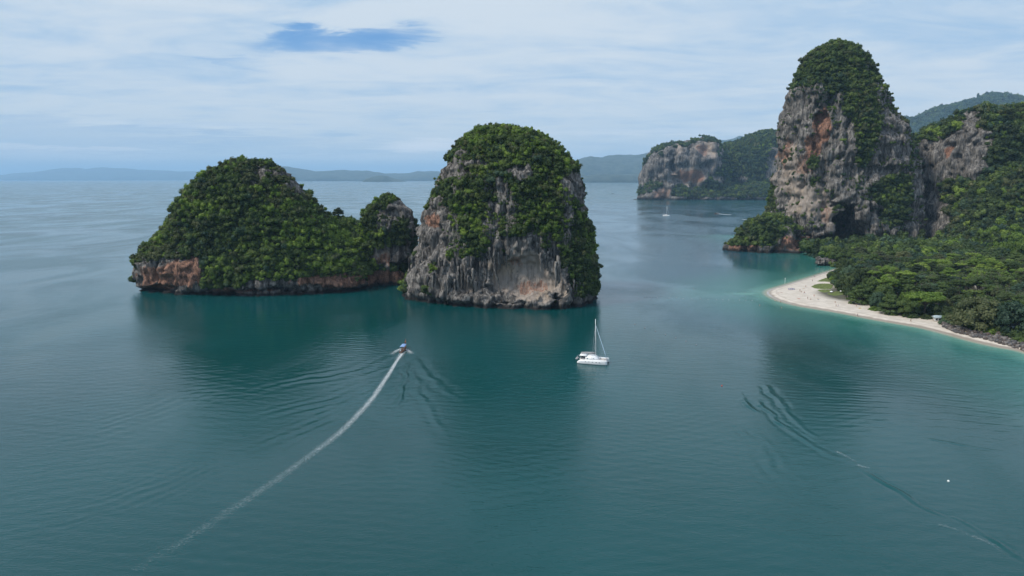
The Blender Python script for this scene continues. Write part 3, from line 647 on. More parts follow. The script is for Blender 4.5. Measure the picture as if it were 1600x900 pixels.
# ------------------------------------------------------------------ land under the beach forest
def seg_dist(P, poly, closed=False):
    poly = np.asarray(poly)[:, :2]; D = np.full(len(P), 1e18); A = poly; B = np.roll(poly, -1, 0)
    n = len(poly) if closed else len(poly) - 1
    T = np.zeros(len(P)); side = np.zeros(len(P)); acc = 0.0
    for i in range(n):
        a, b = A[i], B[i]; ab = b - a; L = np.hypot(*ab); t = np.clip(((P[:, :2] - a) @ ab) / (L * L), 0, 1)
        q = P[:, :2] - (a + t[:, None] * ab); d = (q ** 2).sum(1); m = d < D; D[m] = d[m]
        T[m] = acc + t[m] * L; cr = ab[0] * (P[:, 1] - a[1]) - ab[1] * (P[:, 0] - a[0]); side[m] = np.sign(cr[m]); acc += L
    return np.sqrt(D), T, side
def inside(P, poly):
    poly = np.asarray(poly)[:, :2]; c = np.zeros(len(P), bool); n = len(poly); x, y = P[:, 0], P[:, 1]
    for i in range(n):
        (x1, y1), (x2, y2) = poly[i], poly[(i + 1) % n]
        k = ((y1 > y) != (y2 > y)) & (x < (x2 - x1) * (y - y1) / (y2 - y1 + 1e-12) + x1); c ^= k
    return c
def smooth_line(pts, n=6):
    p = [np.array(q, float) for q in pts]; o = []
    for i in range(len(p) - 1):
        a, b, c, e = p[max(i - 1, 0)], p[i], p[i + 1], p[min(i + 2, len(p) - 1)]
        for k in range(n):
            t = k / n; o.append(0.5 * ((2 * b) + (-a + c) * t + (2 * a - 5 * b + 4 * c - e) * t * t + (-a + 3 * b - 3 * c + e) * t ** 3))
    o.append(p[-1]); return np.array(o)
SHORE = smooth_line([ground(*q)[:2] for q in [(1700, 583), (1600, 550), (1560, 542), (1520, 533), (1480, 522), (1440, 512), (1400, 505), (1360, 498), (1320, 490), (1285, 484), (1255, 479), (1228, 473), (1209, 466), (1199, 459), (1203, 453), (1222, 447), (1245, 440), (1270, 432), (1295, 424), (1312, 419)]])
LAND = np.vstack([[ground(1900, 650)[:2]], [ground(1790, 612)[:2]], SHORE, [ground(1318, 415)[:2], ground(1308, 410)[:2], ground(1290, 405)[:2], ground(1282, 398)[:2], (300, 760), (300, 900), (1500, 1400), (1500, 150)]])
def land_sd(P):
    d, _, _ = seg_dist(P, LAND, True); return np.where(inside(P, LAND), d, -d)
def land_h(P, sd=None):
    sd = land_sd(P) if sd is None else sd
    h = np.where(sd > 0, np.minimum(sd, 9) * 0.11 + np.clip(sd - 9, 0, 60) * 0.025, sd * 0.055)
    h = h + 0.10 * fbm(np.column_stack([P[:, 0] / 9, P[:, 1] / 9, np.zeros(len(P))]), 3, 200) * np.clip((sd + 1) / 6, 0, 1)
    berm = 0.22 * np.exp(-((sd - 5.5) / 1.6) ** 2)
    return np.maximum(h + berm, -3.0)
def grid_mesh(xs, ys):
    Xg, Yg = np.meshgrid(xs, ys); P = np.column_stack([Xg.ravel(), Yg.ravel(), np.zeros(Xg.size)]); nx = len(xs)
    i = (np.arange(len(ys) - 1)[:, None] * nx + np.arange(nx - 1)[None]); F = np.stack([i, i + 1, i + nx + 1, i + nx], -1).reshape(-1, 4)
    return P, F
xs = np.concatenate([np.arange(150, 330, 0.9), np.arange(330, 480, 6), np.arange(480, 1500, 40)])
ys = np.concatenate([np.arange(150, 262, 8), np.arange(262, 560, 0.9), np.arange(560, 780, 6), np.arange(780, 1400, 40)])
P, F = grid_mesh(xs, ys); sd = land_sd(P); P[:, 2] = land_h(P, sd)
keep = (sd > -26)[F].any(1); F = F[keep]; used = np.unique(F); mp = np.zeros(len(P), int); mp[used] = np.arange(len(used)); F = mp[F]; P = P[used]; sd = sd[used]
m_, gg, b_, o_ = new_mat('beach_sand')
p_ = wpos(gg); sda = gg.attr('inland').outputs['Fac']
nz1 = gg.noise(p_, 0.22, 4, 0.6); nz2 = gg.noise(p_, 2.5, 5, 0.7)
c_ = gg.mix(gg.rng(nz1, 0.35, 0.65), (0.46, 0.405, 0.34), (0.55, 0.49, 0.42))
c_ = gg.mix(gg.rng(nz2, 0.60, 0.78, 0, 0.35), c_, (0.36, 0.30, 0.24))
sdn = gg.m('ADD', sda, gg.m('MULTIPLY', gg.m('SUBTRACT', nz1, 0.5), 3.0))
c_ = gg.mix(gg.rng(sdn, 3.4, 1.6), c_, (0.27, 0.225, 0.18))
c_ = gg.mix(gg.m('MULTIPLY', gg.rng(gg.m('ABSOLUTE', gg.m('SUBTRACT', sdn, 5.6)), 0.7, 0.1), 0.5), c_, (0.30, 0.255, 0.21))
c_ = gg.mix(gg.rng(gg.m('ADD', sda, gg.m('MULTIPLY', nz1, 9)), 30, 40), c_, (0.07, 0.065, 0.04))
gg.put(b_.inputs['Base Color'], c_); gg.put(b_.inputs['Roughness'], gg.rng(sdn, 1.0, 3.2, 0.55, 0.95))
bp = gg.node('ShaderNodeBump', i_Height=nz2); bp.inputs['Strength'].default_value = 0.5; bp.inputs['Distance'].default_value = 0.12; gg.l.new(bp.outputs[0], b_.inputs['Normal'])
o = link('beach', mesh_np('beach', P, F, MAT['beach_sand'], {'inland': sd})); tag(o, 'curved white sand beach and ground under the forest', 'beach', kind='structure')

# ------------------------------------------------------------------ the sea
def px_line(pts, n=6): return smooth_line([ground(*q)[:2] for q in pts], n)
TRAIL = px_line([(628, 553), (619, 566), (609, 582), (596, 602), (580, 625), (562, 645), (540, 668), (518, 687), (492, 706), (460, 730), (425, 755), (390, 778), (345, 808), (300, 838), (255, 866), (210, 892)], 8)
WAVES = [  # (line, wavelength, width, height)
    (px_line([(618, 552), (596, 566), (560, 580), (510, 590), (450, 600), (390, 618)]), 6.5, 9, .15),
    (px_line([(606, 578), (580, 600), (540, 618), (490, 632), (430, 648), (370, 668)]), 5.5, 8, .12),
    (px_line([(590, 605), (555, 632), (510, 655), (460, 674), (400, 698), (350, 716)]), 4.5, 7, .10),
    (px_line([(642, 555), (655, 572), (672, 590), (700, 612), (735, 634)]), 6.0, 4, .16),
    (px_line([(645, 585), (655, 615), (675, 650), (700, 690)]), 5.0, 3, .13),
    (px_line([(636, 565), (632, 590), (628, 615), (616, 640), (606, 665)]), 3.2, 2.2, .2),
    (px_line([(340, 600), (250, 640), (140, 672), (20, 690)]), 5, 12, .05),
    (px_line([(330, 720), (230, 765), (120, 800), (-10, 826)]), 3.5, 8, .045),
    (px_line([(1155, 612), (1170, 632), (1185, 650)]), 3.5, 1.3, .34),
    (px_line([(1180, 624), (1205, 648), (1232, 672), (1262, 694), (1300, 712), (1340, 728)]), 3.8, 1.7, .38),
    (px_line([(1196, 600), (1222, 634), (1252, 664), (1280, 690)]), 4.5, 2.2, .26),
    (px_line([(1340, 728), (1375, 748), (1410, 772), (1450, 796), (1482, 812)]), 2.6, 1.2, .24),
    (px_line([(1480, 806), (1520, 826), (1545, 842), (1580, 862), (1640, 900)]), 2.6, 1.2, .24),
    (px_line([(1440, 684), (1500, 694), (1560, 704), (1620, 716)]), 3, 1.5, .08),
    (px_line([(1150, 660), (1185, 700), (1220, 745), (1270, 790)]), 4, 6, .06),
]
def sea_h(P):
    h = np.zeros(len(P))
    for ln, lam, wd, amp in WAVES:
        lo = ln.min(0) - wd * 2.5; hi = ln.max(0) + wd * 2.5
        m = (P[:, 0] > lo[0]) & (P[:, 0] < hi[0]) & (P[:, 1] > lo[1]) & (P[:, 1] < hi[1])
        if not m.any(): continue
        Q = P[m]; d, t, s = seg_dist(Q, ln); L = np.hypot(*np.diff(ln, axis=0).T).sum(); s = d * s
        e = np.clip(t / (0.1 * L + 1), 0, 1) * np.clip((L - t) / (0.35 * L), 0, 1)
        d = np.hypot(d, 0); q = np.column_stack([Q[:, 0] / 7, Q[:, 1] / 7, np.zeros(len(Q))])
        s = s + 1.1 * vnoise(q, 5); h[m] += amp * e * np.cos(6.283 * s / lam) * np.exp(-(s / wd) ** 2) * (0.65 + 0.6 * vnoise(q * 1.6, 9))
    # light wind swell
    w = np.zeros(len(P)); near = np.clip((620 - np.hypot(P[:, 0], P[:, 1])) / 300, 0, 1)
    for (kx, ky, a, sdn_) in ((0.35, 1.9, .022, 1), (-0.5, 1.35, .026, 2), (0.15, 0.9, .028, 3), (0.9, 1.6, .016, 4)):
        q = np.column_stack([P[:, 0] / 23, P[:, 1] / 23, np.zeros(len(P))]); ph = vnoise(q, 30 + sdn_) * 5
        w += 0.62 * a * np.sin(kx * P[:, 0] + ky * P[:, 1] + ph) * (0.6 + 0.6 * vnoise(q * 0.8 + 3, 50 + sdn_))
    return h + w * near
a_in = np.linspace(R(-42), R(42), 760); a_out = np.linspace(R(42), R(318), 60)[1:-1]
an = np.concatenate([a_in, a_out]); na = len(an)
rr_ = [4.0, 20, 45, 70, 82]
while rr_[-1] < 640: rr_.append(rr_[-1] + max(0.28, rr_[-1] ** 2 / 145000.0))
while rr_[-1] < 3000: rr_.append(rr_[-1] * 1.012)
while rr_[-1] < 60000: rr_.append(rr_[-1] * 1.06)
rr_ = np.array(rr_); Rg, Ag = np.meshgrid(rr_, an, indexing='ij')
P = np.column_stack([(Rg * np.sin(Ag)).ravel(), (Rg * np.cos(Ag)).ravel(), np.zeros(Rg.size)])
rad = Rg.ravel(); sd = np.full(len(P), -400.0); m = (P[:, 0] > 60) & (P[:, 0] < 520) & (P[:, 1] > 150) & (P[:, 1] < 900) ; sd[m] = land_sd(P[m])
hm = (rad < 700) & (rad > 60); P[hm, 2] = sea_h(P[hm])
P[:, 2] *= np.clip((-sd - 0.5) / 6, 0.0, 1); P[:, 2] -= rad ** 2 / (2 * 7.4e6)
nr = len(rr_); i = np.arange(nr - 1)[:, None] * na + np.arange(na)[None]; j = np.arange(nr - 1)[:, None] * na + (np.arange(na)[None] + 1) % na
F = np.stack([i, j, j + na, i + na], -1)[:, :, ::-1].reshape(-1, 4)
F = [tuple(f) for f in F] if False else F
print('sea', len(P))
m_, gg, b_, o_ = new_mat('sea_water'); BARX, BARY = ground(1172, 459)[:2]
p_ = wpos(gg); sda = gg.attr('offshore').outputs['Fac']
big = gg.noise(gg.scale(p_, (0.006, 0.006, 0)), 1.0, 4, 0.5)
sdn = gg.m('ADD', sda, gg.m('MULTIPLY', gg.m('SUBTRACT', gg.noise(gg.scale(p_, (0.05, 0.05, 0)), 1.0, 4, 0.6), 0.5), 10))
BAR = gg.m('SQRT', gg.m('ADD', gg.m('POWER', gg.m('DIVIDE', gg.m('SUBTRACT', gg.node('ShaderNodeSeparateXYZ', i_0=p_).outputs[0], BARX), 34.0), 2.0), gg.m('POWER', gg.m('DIVIDE', gg.m('SUBTRACT', gg.node('ShaderNodeSeparateXYZ', i_0=p_).outputs[1], BARY), 16.0), 2.0)))
sdn = gg.m('MINIMUM', sdn, gg.m('ADD', 3.0, gg.m('MULTIPLY', BAR, 26.0)))
deep = gg.mix(gg.rng(big, 0.35, 0.65), (0.0010, 0.043, 0.044), (0.0018, 0.057, 0.060))
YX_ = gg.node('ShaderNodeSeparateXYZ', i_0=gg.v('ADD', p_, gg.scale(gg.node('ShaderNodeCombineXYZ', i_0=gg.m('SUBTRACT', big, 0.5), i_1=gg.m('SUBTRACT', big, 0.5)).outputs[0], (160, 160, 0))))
sky_sheen = gg.m('MULTIPLY', gg.rng(YX_.outputs[0], 25, 110), gg.m('MULTIPLY', gg.rng(YX_.outputs[1], 260, 420), gg.rng(YX_.outputs[1], 2600, 1500)))
deep = gg.mix(sky_sheen, deep, (0.022, 0.075, 0.105))  # silvery sky reflection over the right bay, painted into the water colour
mid_ = (0.018, 0.130, 0.112); shal = (0.10, 0.265, 0.215); sand_ = (0.36, 0.36, 0.28)
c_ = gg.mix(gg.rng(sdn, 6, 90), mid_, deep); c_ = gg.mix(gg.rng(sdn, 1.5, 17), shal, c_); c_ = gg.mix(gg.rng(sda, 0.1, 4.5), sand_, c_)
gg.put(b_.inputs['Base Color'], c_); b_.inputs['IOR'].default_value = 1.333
# wind patches: ruffled and smooth water
pat = gg.noise(gg.scale(p_, (0.010, 0.006, 0)), 1.0, 5, 0.6, 0.8)
ruf = gg.rng(pat, 0.36, 0.62, 0.45, 1.5)
gg.put(b_.inputs['Roughness'], gg.m('ADD', gg.m('MULTIPLY', ruf, 0.12), gg.rng(gg.node('ShaderNodeSeparateXYZ', i_0=p_).outputs[1], 330, 1000, 0.0, WR)))
w1 = gg.noise(gg.scale(p_, (0.42, 1.0, 0)), 0.85, 3, 0.6, 0.5)
w2 = gg.noise(gg.scale(gg.v('ADD', p_, (40, 9, 0)), (0.55, 1.0, 0)), 2.4, 3, 0.6, 0.3)
w3 = gg.noise(gg.scale(p_, (0.35, 1.0, 0)), 0.22, 3, 0.55, 0.7)
hg = gg.m('ADD', gg.m('MULTIPLY', w1, 0.27), gg.m('ADD', gg.m('MULTIPLY', w2, 0.17), gg.m('MULTIPLY', w3, 0.32)))
bp = gg.node('ShaderNodeBump', i_Height=gg.m('MULTIPLY', hg, ruf)); bp.inputs['Strength'].default_value = 1.0; bp.inputs['Distance'].default_value = BS
gg.l.new(bp.outputs[0], b_.inputs['Normal'])
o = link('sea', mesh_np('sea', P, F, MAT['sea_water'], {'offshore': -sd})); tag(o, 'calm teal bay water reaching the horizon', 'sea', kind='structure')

# foam: churned white water on thin sheets lying on the sea
def foam_mat(name, thr, scale, stretch=(1, 1)):
    m, gg, b, o = new_mat(name)
    f = gg.attr('fade').outputs['Fac']; p = wpos(gg)
    n = gg.noise(gg.scale(p, (stretch[0], stretch[1], 0)), scale, 6, 0.72, 0.4); n2 = gg.noise(p, scale * 0.22, 3, 0.6)
    a = gg.rng(gg.m('ADD', gg.m('ADD', gg.m('MULTIPLY', n, 1.25), gg.m('MULTIPLY', n2, 0.25)), f), thr, thr + 0.80)
    gg.put(b.inputs['Base Color'], (0.74, 0.78, 0.79)); b.inputs['Roughness'].default_value = 0.7
    gg.put(b.inputs['Alpha'], gg.m('MULTIPLY', a, 0.62)); return m
foam_mat('foam', 0.98, 1.9)
def ribbon(name, line, w0, w1, f0, f1, label, cat='wake', n=7, z=0.10, edge=0.55):
    line = np.asarray(line); t = np.gradient(line, axis=0); t = unit(t); nrm = np.column_stack([-t[:, 1], t[:, 0]]); V = []; fa = []
    for i, (p, q) in enumerate(zip(line, nrm)):
        u = i / (len(line) - 1); w = w0 + (w1 - w0) * u
        for k in range(n):
            s = (k / (n - 1)) * 2 - 1; V.append((*(p + q * s * w), 0)); fa.append(f0 + (f1 - f0) * u - edge * s * s)
    V = np.array(V); V[:, 2] = sea_h(V) + z - (V[:, 0] ** 2 + V[:, 1] ** 2) / (2 * 7.4e6); i = np.arange(len(line) - 1)[:, None] * n + np.arange(n - 1)[None]
    F = np.stack([i, i + 1, i + n + 1, i + n], -1).reshape(-1, 4)
    o = link(name, mesh_np(name, V, F, MAT['foam'], {'fade': np.array(fa)})); tag(o, label, cat, kind='stuff'); return o
ribbon('wake', TRAIL[:64], 0.7, 2.5, 0.84, 0.44, 'white foam trail curving behind the longtail boat')
ribbon('wake', TRAIL[62:], 2.5, 4.4, 0.44, 0.26, 'fading tail of the foam trail at lower left')
ribbon('wake', px_line([(627, 545), (622, 547), (616, 551), (611, 554)]), 0.7, 2.4, 0.86, 0.45, 'spray peeling off the left side of the longtail boat')
ribbon('wake', px_line([(633, 545), (638, 548), (641, 551), (644, 553)]), 0.7, 2.4, 0.86, 0.45, 'spray peeling off the right side of the longtail boat')
ribbon('wake', px_line([(630, 549), (628, 553), (624, 558), (620, 564)]), 1.6, 2.6, 0.72, 0.42, 'churned foam right behind the stern of the longtail boat')
ribbon('wake', px_line([(622, 550), (612, 560), (600, 575)]), 1.5, 3.0, 0.32, 0.08, 'thin foam between wake and left bow wave')
ribbon('foam', px_line([(1308, 706), (1322, 713), (1338, 722)]), 0.9, 1.2, 0.48, 0.3, 'broken foam flecks on the old wake, upper patch', 'foam')
ribbon('foam', px_line([(1340, 727), (1350, 730), (1358, 731)]), 0.8, 0.9, 0.52, 0.4, 'small foam fleck on the old wake', 'foam')
ribbon('foam', px_line([(1466, 820), (1490, 826), (1515, 836)]), 1.2, 1.4, 0.40, 0.28, 'foam streak on the old wake at lower right', 'foam')
ribbon('foam', px_line([(1520, 838), (1545, 849), (1568, 858)]), 1.2, 1.4, 0.42, 0.25, 'last foam streak of the old wake at far lower right', 'foam')
ribbon('foam', px_line([(562, 606), (570, 612), (576, 618)]), 1.0, 1.5, 0.28, 0.15, 'faint foam flecks left of the boat trail', 'foam')
ribbon('wake', px_line([(1121, 334), (1132, 335), (1142, 335.5)], 3), 2.5, 6, 1.5, 0.95, 'short white wake of the far motorboat', z=0.3)
ribbon('wake', px_line([(1160, 343), (1175, 344), (1195, 345)], 3), 4, 7, 0.9, 0.8, 'thin pale streak on the far bay water', z=0.3)
# little surf line along the sand
SL = SHORE[::1][::-1]
def shore_foam(pts, off, w, f, label):
    l = np.asarray(pts); t = unit(np.gradient(l, axis=0)); n = np.column_stack([-t[:, 1], t[:, 0]]); l2 = l + n * off
    V = []; fa = []
    for p, q in zip(l2, n):
        for s in (-1, -0.5, 0, 0.5, 1): V.append((*(p + q * s * w), 0)); fa.append(f - 0.45 * s * s)
    V = np.array(V); V[:, 2] = np.maximum(land_h(V), 0) + 0.06; i = np.arange(len(l) - 1)[:, None] * 5 + np.arange(4)[None]
    F = np.stack([i, i + 1, i + 6, i + 5], -1).reshape(-1, 4)
    o = link('foam', mesh_np('foam', V, F, MAT['foam'], {'fade': np.array(fa)})); tag(o, label, 'surf', kind='stuff')
shore_foam(SL[: int(len(SL) * 0.36)], 0.5, 1.2, 0.62, 'thin line of surf along the north side of the sand spit')
shore_foam(SL[int(len(SL) * 0.30): int(len(SL) * 0.45)], 0.3, 1.2, 0.50, 'thin wash at the tip of the sand spit')
ribbon('foam', px_line([(1204, 455), (1190, 455), (1172, 456), (1160, 457)]), 2.5, 1.2, 0.42, 0.25, 'wash breaking over the sandbar off the spit tip', 'foam', z=0.12)

# ------------------------------------------------------------------ grass patches on the sand
m_, gg, b_, o_ = new_mat('grass_green')
gg.put(b_.inputs['Base Color'], gg.mix(gg.rng(gg.noise(wpos(gg), 0.9, 5, 0.7), 0.35, 0.65), (0.10, 0.145, 0.04), (0.20, 0.235, 0.075))); b_.inputs['Roughness'].default_value = 0.8
def grass(poly, label):
    c = np.array([ground(*q)[:2] for q in poly]); ctr = c.mean(0); ln = smooth_line(list(c) + [c[0]], 5)[:-1]
    lo, hi = ln.min(0), ln.max(0); q = RNG.uniform(lo, hi, size=(int(np.prod(hi - lo) * 16), 2)); q = np.column_stack([q, np.zeros(len(q))])
    d, _, _ = seg_dist(q, ln, True); e = fbm(q / 2.2, 3, 77) * 0.9; q = q[inside(q, ln) & (d + e > 0.35)]
    z = land_h(q); n = len(q); a = RNG.random(n) * 6.283; w = RNG.uniform(.12, .30, n); h = RNG.uniform(.12, .35, n)
    dx, dy = np.cos(a) * w, np.sin(a) * w
    V = np.stack([np.column_stack([q[:, 0] - dx, q[:, 1] - dy, z]), np.column_stack([q[:, 0] + dx, q[:, 1] + dy, z]), np.column_stack([q[:, 0] + dx * .7 + .1, q[:, 1] + dy * .7 + .1, z + h]), np.column_stack([q[:, 0] - dx * .7 + .1, q[:, 1] - dy * .7 + .1, z + h])], 1).reshape(-1, 3)
    V2 = np.column_stack([ln, land_h(np.column_stack([ln, np.zeros(len(ln))])) + 0.05]); b = len(V)
    ctr3 = np.array([[*ctr, 0]]); ctr3[0, 2] = land_h(ctr3)[0] + 0.08
    inner = np.column_stack([ctr + (ln - ctr) * 0.93, np.zeros(len(ln))]); inner[:, 2] = land_h(inner) + 0.07
    F = [tuple(f) for f in np.arange(n * 4).reshape(-1, 4)] + [(b + k, b + (k + 1) % len(ln), b + len(ln)) for k in range(len(ln))]
    o = link('grass', mesh_np('grass', np.vstack([V, inner, ctr3]), F, MAT['grass_green'], smooth=False)); tag(o, label, 'grass', kind='stuff')
grass([(1276, 442), (1286, 438), (1297, 435), (1303, 434), (1302, 443), (1290, 443)], 'narrow strip of low green grass nearest the rocks on the sand spit')
grass([(1267, 451), (1274, 447), (1285, 446), (1298, 447), (1302, 451), (1298, 455), (1285, 455), (1274, 454)], 'oval patch of bright green grass in the middle of the sand spit')
grass([(1276, 457), (1286, 456), (1296, 457), (1300, 460), (1290, 461), (1281, 459.5)], 'small patch of grass below the oval grass patch')
grass([(1291, 463), (1302, 461), (1310, 459), (1319, 460), (1322, 463), (1312, 466), (1300, 466)], 'rounded patch of grass beside the trees on the beach')

# ------------------------------------------------------------------ trees
rg = np.random.default_rng(5)
def branch_mesh(name, lobes, h0, rng, thick=0.05):
    mb = MB(); mb.tube([(0, 0, -h0), (0.02, 0.01, -h0 * 0.45), (0.0, 0.0, 0.1)], [thick, thick * 0.75, thick * 0.5], 7)
    for L in lobes[:-1:2]:
        mb.tube([(0, 0, -h0 * 0.35), (L[0] * 0.4, L[1] * 0.4, L[2] * 0.35), (L[0] * 0.9, L[1] * 0.9, L[2] - L[3] * 0.2)], [thick * 0.5, thick * 0.33, thick * 0.12], 5)
    return mb.mesh(name, MAT['bark'])
TREES = []
def tree_shape(kind, k):
    if kind == 'round': L = dome_lobes(26 + 3 * k, rg, 0.72, (0.20, 0.30), 0.78, -0.15)
    elif kind == 'umbrella':
        L = [(math.cos(a) * q * 0.8, math.sin(a) * q * 0.8, 0.34 - 0.12 * q + 0.05 * rg.normal(), rg.uniform(.17, .25), 0.42) for i in range(24) for a, q in [(i * 2.39996, math.sqrt((i + .5) / 24))]]
        L += [(math.cos(i * 1.1) * 0.5, math.sin(i * 1.1) * 0.5, 0.05 + 0.04 * rg.normal(), 0.22, 0.4) for i in range(6)] + [(0, 0, 0.2, 0.4, 0.4)]
    elif kind == 'layered':
        L = []
        for lv, (zz, rr, n) in enumerate([(-0.05, 0.85, 12), (0.25, 0.72, 10), (0.52, 0.48, 7), (0.74, 0.2, 3)]):
            L += [(math.cos(2 * math.pi * (i + .5 * lv) / n) * rr * rg.uniform(.75, 1), math.sin(2 * math.pi * (i + .5 * lv) / n) * rr * rg.uniform(.75, 1), zz + 0.06 * rg.normal(), rg.uniform(.20, .29), 0.45) for i in range(n)]
        L += [(0, 0, 0.3, 0.45, 0.8)]
    else: L = [(rg.normal() * 0.42, rg.normal() * 0.42, 0.1 + rg.random() * 0.55, rg.uniform(.22, .36), 0.7) for _ in range(18)] + [(0, 0, 0.2, 0.45, 0.8)]
    me = crown_mesh('crown', L, 3400, 0.047, rg, LEAF[0], spread=0.65, under=-0.5); return me, branch_mesh('trunk', L, 0.95, rg)
for kind, cnt in (('round', 3), ('umbrella', 2), ('layered', 3), ('irregular', 2)):
    for k in range(cnt):
        me, tr = tree_shape(kind, k); TREES.append((kind, [retint(me, LEAF[t], 'crown') for t in range(5)], tr))
KI = {}
for i, (k, _, _) in enumerate(TREES): KI.setdefault(k, []).append(i)
def tree(name, x, y, z, rad, hgt, kind, tint, label, group=None, cat='tree', low=False):
    """crown radius rad, top of the crown hgt above the ground"""
    k, crowns, tr = TREES[random.choice(KI[kind])]
    r = empty(name, (x, y, z), random.random() * 6.28); tag(r, label, cat, group)
    top = 0.95 if kind in ('round', 'layered', 'irregular') else 0.62
    sz = rad * random.uniform(0.85, 1.1); zc = hgt - top * sz
    if low: sz = hgt / (top + 0.30); zc = 0.30 * sz
    if zc < 0.3 * sz: zc = 0.3 * sz
    c = link('crown', crowns[tint], r, (0, 0, zc)); c.scale = (rad, rad * random.uniform(.88, 1.1), sz)
    t = link('trunk', tr, r, (0, 0, zc)); t.scale = (rad, rad, (zc + 0.6) / 0.95)
    return r
FOREST = [ground(*q)[:2] for q in [(1318, 424), (1301, 438), (1306, 448), (1322, 460), (1330, 469), (1352, 476), (1376, 484), (1415, 495), (1464, 498), (1484, 507), (1520, 518), (1560, 526), (1600, 536), (1760, 582)]] + [(500, 250), (620, 420), (620, 640), (470, 690), (420, 700), (330, 700), (296, 690), (286, 650), (275, 600)]
FOREST = np.array(FOREST)
special = []
def named_tree(px, py, wpx, kind, tint, label, hpx=None, name='beach_tree'):
    """px, py: foot of the crown's front in the picture; wpx: crown width"""
    g_ = ground(px, py, 2.0); k = g_[1] / (math.cos(PITCH) * FOC); rad = wpx * k / 2 ; y = g_[1] + rad * 0.5; x = g_[0] * y / g_[1]
    q = np.array([[x, y, 0]]); z = land_h(q)[0]; special.append((x, y, rad)); tree(name, x, y, z - 0.1, rad, (hpx or wpx * 0.62) * k, kind, tint, label, low=kind != 'umbrella')
named_tree(1524, 517, 84, 'round', 3, 'broad rounded olive green tree behind the rock pile at the beach end', 58)
named_tree(1583, 524, 74, 'round', 4, 'rounded bluish green tree at the right picture edge beside the white building', 56)
named_tree(1444, 495, 64, 'umbrella', 2, 'flat topped bright green umbrella tree above the right half of the beach', 44)
named_tree(1392, 490, 40, 'layered', 1, 'layered mid green tree at the back edge of the sand', 34)
named_tree(1370, 482, 28, 'round', 4, 'compact dark bluish round tree at the edge of the sand', 30)
named_tree(1345, 475, 44, 'layered', 1, 'wide layered tree beside the grass patches on the spit', 34)
named_tree(1322, 458, 36, 'round', 0, 'dark rounded tree at the inner corner of the sand spit', 30)
named_tree(1418, 494, 36, 'irregular', 1, 'bushy green tree leaning over the sand left of the umbrella tree', 30)
named_tree(1478, 499, 34, 'irregular', 0, 'dark bushy tree beside the pale blue shed roof', 26)
named_tree(1400, 432, 30, 'layered', 2, 'bright green tree standing out in the middle of the forest', 20)
named_tree(1590, 420, 44, 'irregular', 2, 'tall bright yellow green tree at the right edge of the forest', 48)
named_tree(1554, 436, 30, 'irregular', 2, 'bright green tree above the hidden brown roof', 34)
named_tree(1300, 404, 34, 'irregular', 1, 'green tree growing on the grey boulder by the cove', 26)
cand = RNG.uniform(FOREST.min(0), FOREST.max(0), size=(9000, 2)); cand = np.column_stack([cand, np.zeros(len(cand))]); cand = cand[inside(cand, FOREST)]
d_, _, _ = seg_dist(cand, FOREST[:14]); acc = []
CL_B = [(1540, 425, 70, 24), (1460, 415, 40, 14), (1500, 405, 50, 12), (1400, 440, 40, 12)]
HOUSES = np.array([ground(1537, 452, 4)[:2], ground(1467, 503, 3)[:2], ground(1592, 521, 3)[:2]])
for c, e in zip(cand, d_):
    dist = math.hypot(c[0], c[1]); rad = random.uniform(3.6, 6.6) * (1.0 if e > 6 else 0.6) * (1 + max(0, dist - 500) / 900)
    if e < rad * 0.4: continue
    if any((c[0] - a) ** 2 + (c[1] - b) ** 2 < (0.66 * (rad + r2)) ** 2 for a, b, r2 in acc) or any((c[0] - a) ** 2 + (c[1] - b) ** 2 < (0.80 * (rad + r2)) ** 2 for a, b, r2 in special): continue
    if ((HOUSES - c[:2]) ** 2).sum(1).min() < (rad * .55 + 4.5) ** 2: continue
    px_, py_ = to_px(np.array([[c[0], c[1], 8.0]]))
    if px_[0] > 1640: continue
    acc.append((c[0], c[1], rad))
acc.sort(key=lambda q: q[0] ** 2 + q[1] ** 2)
tn = ['dark green', 'mid green', 'bright yellow green', 'olive brown', 'bluish green']; kn = {'round': 'round headed', 'umbrella': 'flat topped', 'layered': 'layered', 'irregular': 'irregular bushy'}
hn = fbm(np.array([(a / 40, b / 40, 0) for a, b, r in acc]), 2, 8)
print('forest trees', len(acc))
LABELLED = []
for i, (x, y, rad) in enumerate(acc[:270]):
    px_, py_ = to_px(np.array([[x, y, 10.0]])); kind = random.choices(['round', 'umbrella', 'layered', 'irregular'], [4, 2, 4, 3])[0]
    br = any(((px_[0] - a) / c) ** 2 + ((py_[0] - b) / e) ** 2 < 1 for a, b, c, e in CL_B)
    tint = random.choices([0, 1, 2, 3, 4], [1, 4, 6, 1, 0] if br else [3.5, 5, 0.7, 1.0, 2.5])[0]
    zone = 'along the sand' if (x - 0, 1) and seg_dist(np.array([[x, y, 0]]), FOREST[:14])[0][0] < 12 else ('in the middle of the beach forest' if y < 480 else 'at the back of the beach forest near the cliffs')
    h = (8.0 + 3.4 * hn[i] + rad * 0.9 + random.uniform(-1.5, 3.2)) * (0.72 if rad < 3.6 else 1); q = np.array([[x, y, 0.0]])
    ob = tree('forest_tree', x, y, land_h(q)[0] - 0.1, rad, h, kind, tint, 'x', 'trees of the beach forest', low='sand' in zone)
    LABELLED.append((ob, px_[0], to_px(np.array([[x, y, h]]))[1][0], tint, kind))
LM = [('the grass patches', 1295, 450), ('the grey cove boulder', 1302, 408), ('the compact bluish round tree', 1370, 462), ('the flat topped umbrella tree', 1444, 470), ('the pale roofed hut', 1467, 494), ('the broad olive tree', 1524, 480), ('the white pavilion', 1592, 512), ('the brown roofed house', 1537, 434), ('the dark cave mouth', 1325, 368), ('the foot of the grey cliff', 1440, 372), ('the bright mid forest tree', 1400, 420), ('the bright tree at right edge', 1590, 392)]
seen = {}
